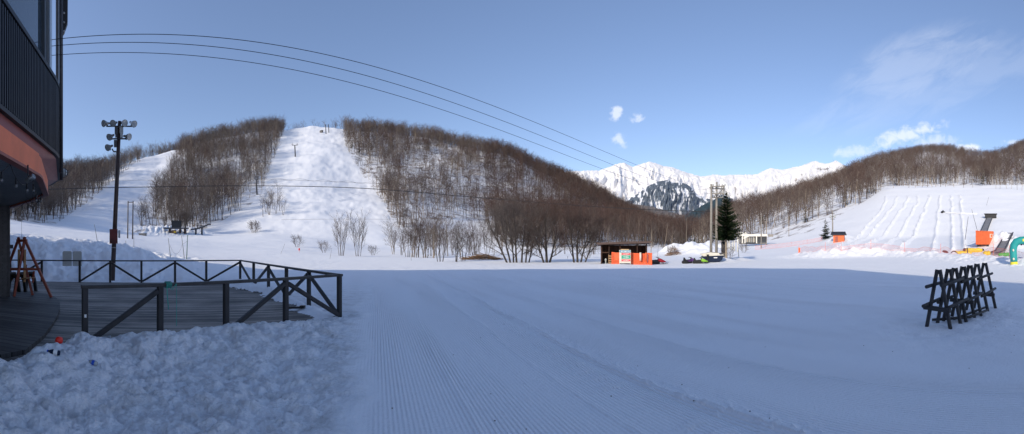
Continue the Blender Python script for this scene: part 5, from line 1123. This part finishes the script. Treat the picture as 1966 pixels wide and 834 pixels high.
def net(name, line, h, cell, mt, label, post_mt, hpost, post_px=None, sag=.1, rr=.012, loc=None, seed=1, tilt=0.0, pname='post'):
    """plastic mesh fence: every strand modelled as a thin strip, posts as parts"""
    rg = random.Random(seed); t_ = thing(name, label, 'net fence', line[0]); P_ = []
    for i in range(len(line) - 1):
        L = (line[i + 1] - line[i]).length; k = max(1, int(L / cell)); P_ += [line[i].lerp(line[i + 1], q / k) for q in range(k)]
    P_.append(line[-1]); n = len(P_); top = [h * (1 - sag * .25 * abs(math.sin(i * .045 + seed)) - sag * 1.3 * vnoise(np.array([i * .11]), np.array([seed * 3.1]), seed)[0]) for i in range(n)]
    mb = MB(); nr_ = max(4, int(h / cell)); tv = Vector((0, 0, rr))
    dv_ = (line[-1] - line[0]).normalized()
    for r_ in range(nr_ + 1):
        f = r_ / nr_; th = rr * (2.2 if r_ in (0, nr_) else 1); vs = []
        for i, p in enumerate(P_): q = p + U * (.04 + top[i] * f); vs += [q - U * th, q + U * th]
        mb.add(vs, [(2 * i, 2 * i + 2, 2 * i + 3, 2 * i + 1) for i in range(n - 1)])
    for i, p in enumerate(P_):
        a = p + U * .03; b = p + U * (.04 + top[i]); mb.add([a - dv_ * rr, a + dv_ * rr, b + dv_ * rr, b - dv_ * rr], [(0, 1, 2, 3)])
    mb.build('netting', M[mt], t_)
    for q in (post_px if post_px is not None else line):
        mb = MB(); mb.tube([q - U * .15, q + U * hpost], .022, 6); mb.build(pname, M[post_mt], t_)
    return t_
nl = [W(1174.5, 35.2), W(1189, 35.0)]; nl2 = [W(1212, 35.1), W(1228, 35.1), W(1245, 35.2), W(1251.5, 34.6)]
net('orange_net', nl, .98, .055, 'net_orange', 'short bright orange net left of the striped notice board', 'net_orange', 1.02, sag=.05, rr=.016)
net('orange_net', nl2, 1.0, .055, 'net_orange', 'longer bright orange net between the striped notice board and the red snowmobile', 'net_orange', 1.05, sag=.10, rr=.016, seed=4)
for k, px_ in enumerate((1229.5, 1240.5)):
    p = W(px_, 34.9); mb = MB(); mb.tube([p + U * .35, p + U * .7 + r1 * .01, p + U * 1.05], [.07, .09, .08], 9); lone(mb, 'padded_sleeve', M['cream'] if k == 0 else M['hut_orange'], ('white padded sleeve on the orange net', 'pale orange padded sleeve on the orange net near its right end')[k], 'padding', p, smooth=True)
# notice board
nb = W(1200, 34.7); nt_ = thing('notice_board', 'white notice board with blue heading and red and green rows before the shed', 'sign', nb)
def nbp(x, z, f=0.0): return nb + r1 * x + U * z - f1 * f
mb = MB(); mb.box(nbp(0, .66), (.98, .04, 1.12), rz=yaw); mb.build('panel', M['cream'], nt_)
for (z, h_, mt) in ((1.10, .19, 'sign_blue'), (.88, .17, 'sign_red'), (.62, .29, 'sign_green'), (.34, .17, 'sign_red')):
    for (x, wd) in (((0, .92),) if mt == 'sign_blue' else ((.08, .76),)): mb = MB(); mb.box(nbp(x, z, .024), (wd, .006, h_), rz=yaw); mb.build('printed_row', M[mt], nt_)
for z in (.88, .69, .56, .34): mb = MB(); mb.ext([(-.16, 0), (.04, 0), (.04, .03), (.10, .03), (.10, .005), (.20, .005), (.20, .035), (.34, .035), (.34, .06), (.12, .06), (.12, .045), (-.02, .045), (-.02, .025), (-.16, .025)], nbp(0, z - .03, .0295), r1, U, f1, .004); mb.build('lettering', M['white_paint'], nt_)
mb = MB(); mb.ext([(-.36, 0), (-.22, 0), (-.22, .03), (-.05, .03), (-.05, 0), (.12, 0), (.12, .03), (.3, .03), (.3, 0), (.38, 0), (.38, .06), (-.36, .06)], nbp(0, 1.07, .0295), r1, U, f1, .004); mb.build('lettering', M['white_paint'], nt_)
for x in (-.46, .46): mb = MB(); mb.beam(nbp(x, 0, -.03), nbp(x, 1.2, -.03), .04, .04); mb.build('leg', M['cream'], nt_)
# snowmobiles
def snowmobile(px_, d, yawm, sc, hood, seat, label, screen=True):
    p = W(px_, d); t_ = thing('snowmobile', label, 'snowmobile', p); e = Vector((math.cos(yawm), math.sin(yawm), 0)); s2 = Vector((-e.y, e.x, 0))
    def q(x, y, z): return p + (e * x + s2 * y + U * z) * sc
    # track tunnel
    mb = MB(); mb.ext([(-1.35, .10), (-1.15, 0), (.15, 0), (.35, .12), (.30, .30), (-1.25, .34)], q(0, 0, 0), e * sc, U * sc, s2, .40 * sc); mb.build('track', M['rubber'], t_)
    mb = MB(); mb.ext([(-1.40, .34), (.1, .32), (.2, .46), (-.2, .50), (-1.35, .42)], q(0, 0, 0), e * sc, U * sc, s2, .46 * sc); mb.build('tunnel', M[seat], t_)
    mb = MB(); mb.ext([(-1.30, .43), (.0, .45), (.12, .60), (-.15, .66), (-.75, .60), (-.85, .72), (-.98, .95), (-1.08, .98), (-1.14, .90), (-1.16, .55)], q(0, 0, 0), e * sc, U * sc, s2, .34 * sc); mb.build('seat', M['black'], t_)
    # hood: loft of rounded sections
    secs = [(.05, .30, .42, .78), (.25, .36, .28, .84), (.55, .42, .22, .78), (.85, .40, .22, .64), (1.10, .30, .24, .48), (1.25, .14, .28, .38)]; vs = []; m_ = 12
    for (x, wd, z0, z1) in secs:
        for k in range(m_): a = 2 * math.pi * k / m_; vs.append(q(x, wd * math.copysign(abs(math.cos(a)) ** .7, math.cos(a)), (z0 + z1) / 2 + (z1 - z0) / 2 * math.copysign(abs(math.sin(a)) ** .8, math.sin(a))))
    mb = MB(); mb.add(vs, [(i * m_ + k, i * m_ + (k + 1) % m_, (i + 1) * m_ + (k + 1) % m_, (i + 1) * m_ + k) for i in range(len(secs) - 1) for k in range(m_)] + [tuple(range(m_)), tuple(range(6 * m_ - 1, 5 * m_ - 1, -1))]); hd = mb.build('hood', M[hood], t_, True)
    if screen: mb = MB(); mb.add([q(.30, -.26, .82), q(.30, .26, .82), q(.62, -.24, .78), q(.62, .24, .78), q(.12, -.18, 1.05), q(.12, .18, 1.05)], [(0, 2, 3, 1), (4, 5, 3, 2), (0, 4, 2), (1, 3, 5), (0, 1, 5, 4)]); mb.build('windscreen', M['grey_box'], hd)
    mb = MB(); mb.box(q(1.08, 0, .44), (.06, .4 * sc, .08), rz=yawm); mb.build('headlight', M['glass_lamp'], hd)
    for s_ in (-1, 1):
        mb = MB(); pts = [q(.2, .48 * s_, .06), q(.9, .48 * s_, .05), q(1.3, .48 * s_, .10), q(1.48, .48 * s_, .24)]
        for a, b in zip(pts[:-1], pts[1:]): mb.beam(a, b, .13 * sc, .04 * sc)
        sk = mb.build('ski', M['black'], t_); mb = MB(); mb.tube([q(.8, .48 * s_, .08), q(.75, .30 * s_, .38)], .03, 6); mb.build('strut', M['steel_dark'], sk)
    mb = MB(); mb.tube([q(.18, 0, .78), q(.0, 0, 1.0)], .03, 6); mb.tube([q(-.12, -.36, .98), q(.0, -.15, 1.02), q(.0, .15, 1.02), q(-.12, .36, .98)], .025, 6); mb.build('handlebar', M['black'], t_)
    return t_
yd = -az(1265)
rs_ = snowmobile(1262, 36.2, yd + R(12) - R(0), .62, 'red_paint', 'black', 'red snowmobile parked at the right end of the orange net')
p = W(1262, 36.6); mb = MB(); mb.tube([p + U * .7, p + U * 1.6 + r1 * .1, p + U * 2.2 + r1 * .45], [.012, .01, .006], 4); mb.build('antenna', M['wire'], rs_)
snowmobile(1325, 38.0, -az(1325) + R(20), .56, 'purple_paint', 'purple_paint', 'dark purple snowmobile facing right, left of the lime green one')
snowmobile(1345, 37.6, -az(1345) + R(8), .55, 'green_paint', 'black', 'lime green snowmobile in front of the dark towing sledge')
p = W(1316, 37.5); mb = MB(); mb.ball(p + U * .12, .32, 10, 6, (1.2, .8, .55), .06); lone(mb, 'covered_load', M['rubber'], 'low black covered bundle left of the purple snowmobile', 'bundle', p, smooth=True)
# large sledge / covered machine with white top behind
p = W(1366, 39.0); cv = thing('covered_sledge', 'dark blue work sledge with a pale tarpaulin top under the concrete poles', 'sledge', p); yv = -az(1366) + R(6); e = Vector((math.cos(yv), math.sin(yv), 0)); s2 = Vector((-e.y, e.x, 0)); 
mb = MB(); mb.ext([(-1.35, .12), (-1.1, 0), (.9, 0), (1.3, .2), (1.5, .62), (-1.30, .55)], p, e, U, s2, 1.3); mb.build('hull', M['blue_dark'], cv)
mb = MB(); mb.ext([(-1.1, .56), (1.52, .66), (1.40, .82), (.2, .98), (-.6, .92), (-1.5, .80)], p, e, U, s2, 1.2); mb.build('tarpaulin', M['cream'], cv)
mb = MB(); mb.ext([(-.6, .93), (.2, .99), (1.38, .84), (1.42, .74), (1.0, .72), (.9, .90), (-.2, .96)], p - s2 * .0, e, U, s2, 1.24); mb.build('cover_stripe', M['steel_dark'], cv)
mb = MB(); mb.box(p + e * .45 - s2 * .652 + U * .42, (.45, .008, .09), rz=yv); mb.build('lettering', M['white_paint'], cv)
mb = MB(); mb.beam(p - e * .55 - s2 * .7, p - e * .55 - s2 * .7 + U * .75, .25, .2); mb.build('fuel_can', M['black'], cv); cv.scale = (.74, .74, .95)
# white concrete gallery building at the valley mouth
wb = W(1448, 118); wh = thing('concrete_gallery', 'long low white concrete building with columns behind the bumpy snow', 'building', wb); dd = 118; yw = -az(1448) + R(4); e = Vector((math.cos(yw), math.sin(yw), 0)); s2 = Vector((-e.y, e.x, 0)); mpp = dd / F
def g_(px_, y, f=0.0): q = wb + e * (px_ - 1448) * mpp + s2 * f; q.z = zy(y, dd); return q
mb = MB(); mb.box(g_(1446, 452.2, 1.2), (54 * mpp, 4, 4 * mpp * 1.0), rz=yw); mb.build('roof_beam', M['concrete_white'], wh)
mb = MB(); mb.box(g_(1446, 461, 3.0), (54 * mpp, .2, 16 * mpp), rz=yw); mb.build('back_wall', M['wall_grey'], wh)
for px_ in (1416, 1425, 1430, 1452): mb = MB(); mb.box(g_(px_, 460, -.9), (2.1 * mpp, .35, 15 * mpp), rz=yw); mb.build('column', M['concrete_white'], wh)
mb = MB()
for px_ in (1421, 1424.5, 1431.5): mb.box(g_(px_, 450, -.6), (2.0 * mpp, .3, 7 * mpp), rz=yw)
mb.box(g_(1427, 448.4, -.6), (13 * mpp, .3, 1.4 * mpp), rz=yw); mb.build('gate_frame', M['concrete_white'], wh)
mb = MB(); mb.beam(g_(1427, 458, -.8), g_(1438, 453.5, -.8), .3, .35); mb.build('stair_beam', M['concrete_white'], wh)
for px_ in (1433, 1438, 1442, 1446): mb = MB(); mb.box(g_(px_, 460, -.6), (.12, .1, 12 * mpp), rz=yw); mb.build('mullion', M['alu'], wh)
mb = MB(); mb.box(g_(1440, 461, 1.0), (24 * mpp, .05, 9 * mpp), rz=yw); mb.build('window_strip', M['glass'], wh)
for px_ in (1466, 1480): mb = MB(); mb.box(g_(px_, 452.5, 0), (9 * mpp, 1.2, 4.6 * mpp), rz=yw); mb.build('parapet', M['concrete'], wh)
# the bare utility pole by it and a few stakes
pole(1461.5, 466, 1461.5, 410, 100, .16, 'concrete', 'tall thin concrete pole above the white concrete building', 'utility_pole'); pole(1471.5, 462, 1471.5, 424, 120, .14, 'bark_pale', 'pale bare post right of the tall concrete pole'); pole(1514.5, 448, 1514.5, 414, 135, .10, 'bark_pale', 'thin pole at the wood edge above the end of the white building')
for k, px_ in enumerate((1398, 1401, 1406, 1410, 1416)): pole(px_, 474 - k % 2, px_, 462 + k % 3, 80, .11, 'cream', 'short pale stake in the cluster behind the spruce trunk', 'stake', 'pale stakes behind the spruce', 'stake')
# people by the gate of the building: none readable; a red snow groomer light tower instead is left out
# ------------------------------------------------------------------ right: bank nets, hut, container, conveyor
def bank_line(pxs, off, dzz=0.0):
    out_ = []
    for q in pxs:
        dd = np.interp(q, [1537, 1560, 1600, 1650, 1700, 1760, 1800, 1850, 1900, 1966, 2120], [56, 53, 51, 52, 52, 50, 46, 42, 37, 34, 30]) + off; out_.append(W(q, dd, dzz))
    return out_
ln = bank_line([1534, 1545, 1553, 1566, 1576, 1584, 1590, 1602, 1616, 1633, 1650, 1672, 1695, 1720, 1738, 1760, 1785, 1806, 1828, 1850, 1875, 1907, 1938, 1975], -.6)
posts = bank_line([1534, 1584.5, 1615, 1672, 1737, 1806, 1907, 1938], -.6)
net('safety_net', ln, .85, .16, 'net_red', 'long faded red-orange safety net along the rough snow bank', 'net_red', 1.15, post_px=posts, sag=.45, rr=.0055, seed=3)
mb = MB(); a = W(1534.5, 55.2); mb.box(a + U * .38, (.24, .24, .76), rz=-az(1534)); lone(mb, 'padded_block', M['net_orange'], 'orange padded block at the left end of the safety net', 'padding', a)
net('safety_net', [W(1450, 96), W(1470, 96), W(1490, 97), W(1520, 98), W(1550, 98), W(1578, 97)], .9, .3, 'net_red', 'distant red-orange net across the snow behind the bank', 'net_red', 1.1, sag=.1, rr=.009, seed=6)
# hut
hb = W(1611, 99); hu = thing('orange_hut', 'small orange hut with a dark metal roof beside the little spruce', 'hut', hb); yh = -az(1611) - R(6); e = Vector((math.cos(yh), math.sin(yh), 0)); s2 = Vector((-e.y, e.x, 0)); hb = W(1611, at_row(1611, 468, 80, 130))
mb = MB(); mb.box(hb + U * .6, (3.1, 2.4, 2.6), rz=yh); mb.build('wall', M['hut_orange'], hu)
mb = MB(); c = hb + U * 1.85 - e * .15; r_ = [c - e * 2.1 - s2 * 1.55, c + e * 2.2 - s2 * 1.55, c + e * 1.95 + U * .95, c - e * 2.1 + U * .95, c - e * 2.1 + s2 * 1.55, c + e * 2.2 + s2 * 1.55]; mb.add(r_ + [q - U * .12 for q in r_], [(0, 1, 2, 3), (3, 2, 5, 4), (6, 9, 8, 7), (9, 10, 11, 8), (0, 6, 7, 1), (1, 7, 8, 2), (2, 8, 11, 5), (0, 3, 9, 6), (3, 4, 10, 9), (4, 5, 11, 10)]); mb.build('roof', M['hut_roof'], hu)
mb = MB(); mb.box(hb + U * .5 - s2 * 1.21 - e * .6, (.8, .04, 1.7), rz=yh); mb.build('door', M['fascia_dark'], hu); hu.scale = (.74, .74, .72)
up = thing('utility_pole', 'grey utility pole with transformer arms beside the orange hut', 'utility pole', W(1598.5, 97)); a = W(1598.5, 97, -.4); b = Wy(1598.5, 404, 97); mb = MB(); mb.tube([a, b], [.19, .13], 10); mb.build('pole', M['concrete'], up, True)
for y, hw in ((410, 4), (416, 3), (421, 4.5)): mb = MB(); c = Wy(1598.5, y, 96.8); r2 = Vector((math.cos(-az(1598)), math.sin(-az(1598)), 0)); mb.beam(c - r2 * hw * .12, c + r2 * hw * .12, .12, .12); mb.build('crossarm', M['steel_dark'], up)
for sx_ in (-.5, .5): mb = MB(); c = Wy(1598.5, 419, 96.7) + r2 * sx_; mb.tube([c, c + U * .7], .2, 9); mb.build('transformer', M['grey_box'], up, True)
# orange tipping skip / hopper
kb = W(1890, at_row(1890, 470, 50, 90)); print('kd', kb); ck = thing('orange_container', 'orange ribbed steel container with a slanted right end on the snow', 'container', kb); yk = -az(1890) + R(-3); e = Vector((math.cos(yk), math.sin(yk), 0)); s2 = Vector((-e.y, e.x, 0))
mb = MB(); mb.ext([(-1.15, 0), (.72, 0), (1.28, 1.3), (1.28, 1.75), (-1.15, 1.85)], kb, e, U, s2, 2.0); mb.build('body', M['orange_steel'], ck)
for x in np.linspace(-1.08, .66, 9): mb = MB(); mb.box(kb + e * x - s2 * 1.03 + U * .92, (.07, .07, 1.78), rz=yk); mb.build('rib', M['orange_steel'], ck)
mb = MB(); mb.beam(kb - e * 1.18 - s2 * 1.04 + U * 1.87, kb + e * 1.3 - s2 * 1.04 + U * 1.77, .09, .1); mb.beam(kb - e * 1.18 + s2 * 1.04 + U * 1.87, kb + e * 1.3 + s2 * 1.04 + U * 1.77, .09, .1); mb.build('top_rim', M['orange_steel'], ck)
for x in (-.85, .55): mb = MB(); mb.beam(kb + e * x - s2 * 1.0 - U * .12, kb + e * x + s2 * 1.0 - U * .12, .22, .22); mb.build('skid', M['black'], ck)
mb = MB(); mb.ext([(0, 0), (.3, 0), (.3, .08), (.1, .08), (.1, .42), (.3, .42), (.3, .5), (0, .5)], kb + e * .80 - s2 * 1.03 + U * .95, e, U, s2, .02); mb.ext([(.38, 0), (.46, 0), (.46, .5), (.38, .5)], kb + e * .80 - s2 * 1.03 + U * .95, e, U, s2, .02); mb.build('lettering', M['cream'], ck)
# conveyor: belt up the slope and its lower run
def strip(name, pts, w_, mt, edge, label):
    t_ = thing(name, label, 'conveyor', pts[0]); L_s = []; R_s = []
    for i, p in enumerate(pts):
        d_ = (pts[min(i + 1, len(pts) - 1)] - pts[max(i - 1, 0)]); d_.z = 0; d_.normalize(); s_v = Vector((-d_.y, d_.x, 0)); L_s.append(p + s_v * w_ / 2); R_s.append(p - s_v * w_ / 2)
    n_ = len(pts); vs = L_s + R_s + [q - U * .35 for q in L_s] + [q - U * .35 for q in R_s]
    mb = MB(); mb.add(vs, [(i, i + 1, n_ + i + 1, n_ + i) for i in range(n_ - 1)] + [(i, 2 * n_ + i, 2 * n_ + i + 1, i + 1) for i in range(n_ - 1)] + [(n_ + i, n_ + i + 1, 3 * n_ + i + 1, 3 * n_ + i) for i in range(n_ - 1)] + [(0, n_, 3 * n_, 2 * n_), (n_ - 1, 3 * n_ - 1, 4 * n_ - 1, 2 * n_ - 1)]); mb.build('belt', M[mt], t_)
    for S_ in (L_s, R_s): mb = MB(); mb.tube([q + U * .06 for q in S_], .09, 5); mb.build('edge_rail', M[edge], t_)
    return t_
def surf(l, dz): return [W(px_, d_, dz) for px_, d_ in l]
cl = [(1889, at_row(1889, 447)), (1892, at_row(1892, 440)), (1896, at_row(1896, 430)), (1900, at_row(1900, 421))]; strip('conveyor_lift', surf(cl, .35), 1.5, 'belt', 'belt_dark', 'grey conveyor belt climbing the slope behind the orange container')
p = W(1902, at_row(1902, 419)); mb = MB(); mb.box(p + U * .5, (3.2, 1.6, 1.0), rz=-az(1900)); mb.box(p + U * 1.1 , (3.6, 2.0, .2), rz=-az(1900)); lone(mb, 'conveyor_housing', M['black'], 'black housing at the top end of the conveyor belt', 'machine housing', p)
strip('conveyor_belt', surf([(1903, 47), (1912, 49), (1920, 52), (1928, 56), (1938, 61)], .28) , 1.1, 'belt', 'belt_dark', 'lower grey conveyor belt curving up between snow ridges right of the container')
# leaning poles
pole(1852.5, 455.5, 1859, 416, 74, .05, 'steel_dark', 'leaning steel pole on the slope left of the container'); pole(1878, 438, 1865.5, 402, 92, .05, 'steel_dark', 'longer leaning pole above the container, tilted the other way'); pole(1890, 411, 1898, 379, 140, .05, 'steel_dark', 'thin pole on the upper slope above the conveyor top')
p = W(1810.5, at_row(1810, 409, 100, 200)); mb = MB(); mb.box(p + U * .2, (1.6, .6, .5)); mb.ball(p + U * .5, .3, 8, 5); lone(mb, 'equipment_bag', M['black'], 'small black heap at the top right end of the tubing lanes', 'bundle', p)
# tubes, mats and tarps
def roll(px_, d_, L, r, mt, label, name, cat, grp=None, yaw_=0.0, dz=0.0, sq=.8):
    p = W(px_, d_, r * sq + dz); e = Vector((math.cos(-az(px_) + yaw_), math.sin(-az(px_) + yaw_), 0)); mb = MB(); n_ = 8; pts = [p + e * L * (k / n_ - .5) + Vector((0, 0, .03 * math.sin(k * 2.3))) for k in range(n_ + 1)]; rs = [r * .55] + [r * (1 + .08 * math.sin(k * 1.9 + px_)) for k in range(1, n_)] + [r * .6]; mb.tube(pts, rs, 12); return lone(mb, name, M[mt], label, cat, p, grp, True)
roll(1848, 50.5, 2.3, .28, 'yellow', 'yellow inflatable tube lying left of the blue post', 'inflatable_tube', 'tube', None, .05); roll(1870, 53.5, 2.2, .30, 'yellow', 'yellow inflatable tube lying below the orange container', 'inflatable_tube', 'tube', None, .08); roll(1883, 54.5, .9, .16, 'black', 'short black roll at the end of the upper yellow tube', 'rolled_mat', 'mat')
roll(1858, 55, 1.3, .22, 'maroon', 'dark red bundle behind the yellow tubes', 'bundle', 'bundle'); roll(1894.5, 44.5, .8, .34, 'yellow', 'orange-yellow rounded cushion at the foot of the lower conveyor', 'cushion', 'cushion', sq=1.0); roll(1901, 44, .9, .08, 'black', 'black bar beside the rounded cushion', 'bar', 'bar')
def tarp(px_, d_, wd, h_, mt, label):
    p = W(px_, d_); r2 = Vector((math.cos(-az(px_)), math.sin(-az(px_)), 0)); f2 = Vector((math.sin(az(px_)), math.cos(az(px_)), 0)); mb = MB(); rg = random.Random(int(px_)); nx, ny = 9, 5; vs = []
    for i in range(nx):
        for j in range(ny):
            t = i / (nx - 1); s_ = j / (ny - 1); hh = h_ * (math.sin(math.pi * min(max(t, 0), 1)) ** .5) * (math.sin(math.pi * s_) ** .6 if 0 < s_ < 1 else 0) * rg.uniform(.8, 1.1); vs.append(p + r2 * wd * (t - .5) + f2 * 1.2 * (s_ - .5) + U * (hh - .03))
    mb.add(vs, [(i * ny + j, (i + 1) * ny + j, (i + 1) * ny + j + 1, i * ny + j + 1) for i in range(nx - 1) for j in range(ny - 1)]); return lone(mb, 'folded_tarpaulin', M[mt], label, 'tarpaulin', p)
tarp(1814, 47.5, 1.0, .48, 'maroon', 'dark red folded tarpaulin at the lower right end of the lanes'); tarp(1832, 47.5, 1.0, .55, 'black', 'black folded tarpaulin between the dark red one and the blue post')
pole(1857.5, 489, 1857.5, 476.5, 47.5, .075, 'blue_dark', 'short dark blue padded post right of the black tarpaulin', 'padded_post'); 
for k, (px_, mt, lb) in enumerate(((1925, 'green_mat', 'dark green mat edge just left of the teal arch'), (1935, 'green_mat', 'green mat nearest the leg of the teal arch'))): roll(px_, 45 + k, 1.0, .22, mt, lb, 'gym_mat', 'mat', None, .15)
# pale streaks of belts on the upper slope
for k, (a_, b_, r0, r1_) in enumerate(((1800, 1878, 409, 412),)):
    pts = [W(px_, at_row(px_, 409 + (px_ - 1800) * .035, 100, 220), .1) for px_ in range(1806, 1886, 10)]; mb = MB(); mb.tube(pts, .14, 5); lone(mb, 'snow_ridge', M['snow_plain'], 'thin straight snow ridge crossing the slope right of the tubing lanes', 'snow ridge', pts[0], smooth=True)
# inflatable arch: teal with yellow foot, plain generic spots instead of the printed figures
ad = 31.6; ab = W(1945, ad); ar = thing('inflatable_arch', 'teal inflatable arch with a yellow foot at the far right edge', 'arch', ab); rA = Vector((math.cos(-az(1945) ), math.sin(-az(1945)), 0)); fA = Vector((-rA.y, rA.x, 0)); ab.z = zy(510, ad)
def ap(x, z): return ab + rA * x + U * z
cen = [ap(.08, .30), ap(.03, .8), ap(0, 1.3), ap(.06, 1.7), ap(.26, 2.0), ap(.62, 2.12), ap(1.6, 2.16), ap(2.8, 2.14), ap(3.3, 2.0), ap(3.5, 1.6), ap(3.5, .9), ap(3.45, .3)]
mb = MB(); mb.tube(cen, [.31, .31, .32, .33, .34, .35, .35, .35, .34, .33, .31, .31], 18); mb.build('arch_tube', M['teal'], ar, True)
for x in (.08, 3.45): mb = MB(); mb.tube([ap(x, -.1), ap(x, .30)], [.33, .31], 18); mb.build('foot', M['yellow_bright'], ar, True)
mb = MB()
for (x, z, r_) in ((.86, 2.15, .15), (1.05, 2.02, .12), (.98, 2.25, .10)): mb.ball(ap(x, z) - fA * .26, r_, 10, 6, (1, .6, 1))
mb.build('yellow_spot', M['yellow_bright'], ar, True)
mb = MB(); mb.ball(ap(.04, 1.30) - fA * .24, .16, 10, 6, (1.2, .5, .8)); mb.build('white_spot', M['cream'], ar, True); mb = MB(); mb.ball(ap(.07, .55) - fA * .24, .18, 10, 6, (1.3, .5, .7)); mb.build('white_spot', M['cream'], ar, True)
mb = MB(); mb.ball(ap(.70, 1.80) - fA * .1, .10, 8, 6); mb.ball(ap(.92, 1.85) - fA * .1, .11, 8, 6); mb.build('blue_spot', M['blue_dark'], ar, True)
ar.scale = (.92, .92, .90)
# ------------------------------------------------------------------ rack of dark logs
def rack_d(t): return 8.55 + t * 6.4
p0 = Vector((*xy(1802, 8.5), 0)); p1 = Vector((*xy(1890, 11.2), 0)); ra = (p1 - p0).normalized(); rc = Vector((ra.y, -ra.x, 0)); rk = thing('log_rack', 'dark timber rack of seven A-frames on the trampled snow at the right', 'rack', p0.lerp(p1, .5)); rg = random.Random(9)
LEN = (p1 - p0).length; ts = [line_t((p0.x, p0.y), (p1.x, p1.y), c_) for c_ in (1802, 1823, 1834.5, 1848, 1862, 1877, 1890)]
def rail_h(t, z0, z1): return z0 + (z1 - z0) * t
for i, t in enumerate(ts):
    c = p0 + ra * LEN * t + rc * rg.uniform(-.02, .02); H = 1.16 + .04 * t + rg.uniform(-.02, .02) ; fr = None
    gz_ = gz(c.x, c.y)
    for s_ in (-1, 1):
        sp__ = .27 + .05 * t; top = c + U * (gz_ + H + .05) + rc * (.026 * s_) + ra * (.012 * s_); foot = c + rc * sp__ * s_ + ra * (.05 * s_); foot.z = gz(foot.x, foot.y) - .12
        m1 = MB(); m1.beam(top, foot, .074, .074, up=ra, ch=.22); m1.build('leg', M['log_dark'], rk)
    if i in (0, 3, 6): m1 = MB(); m1.beam(c - rc * .30 + U * (gz_ + .42) - ra * .07, c + rc * .30 + U * (gz_ + .38) - ra * .07, .09, .09); m1.build('tie_beam', M['log_dark'], rk)
for (z, s_, off, t0, t1) in ((.86, -1, .13, -.09, .62), (.88, 1, .13, -.03, 1.08), (.46, -1, .22, -.08, .40), (.44, 1, .23, .0, 1.07)):
    k = 3 if t1 > .5 else 2
    for q in range(k):
        ta = t0 + (t1 - t0) * q / k - .015; tb = t0 + (t1 - t0) * (q + 1) / k + .02; m1 = MB(); a = p0 + ra * LEN * ta + rc * off * s_ + U * (gz(p0.x, p0.y) + z + rg.uniform(-.02, .02)); b = p0 + ra * LEN * tb + rc * off * s_ + U * (gz(p0.x, p0.y) + z + .06 + rg.uniform(-.02, .02)); m1.tube([a, b], [.037, .034], 9); m1.build('rail_log', M['log_dark'], rk, True)
m1 = MB(); a = p0 + ra * .5 + U * (gz(p0.x, p0.y) + .05); m1.tube([a - rc * .4, a + rc * .3 + ra * .5 + U * .03, a + ra * 1.7 + rc * .35 + U * .02], [.03, .035, .03], 7); m1.tube([a + ra * .3, a + ra * 2.2 + rc * .1], .03, 7); m1.build('fallen_log', M['log_dark'], rk, True)
# wind-blown dark crumbs on the groomed snow
rg = random.Random(21); mb = MB()
for k in range(26):
    px_ = rg.uniform(720, 1950); d_ = rg.uniform(3.7, 9); p = W(px_, d_, .004); mb.ball(p, rg.uniform(.004, .010), 5, 4, (1, 1, .6), .3)
o = mb.build('snow_debris', M['bark'], None, origin=(0, 6, 0)); o['kind'] = 'stuff'; tag(o, 'tiny dark twigs and crumbs lying on the groomed snow', 'debris')
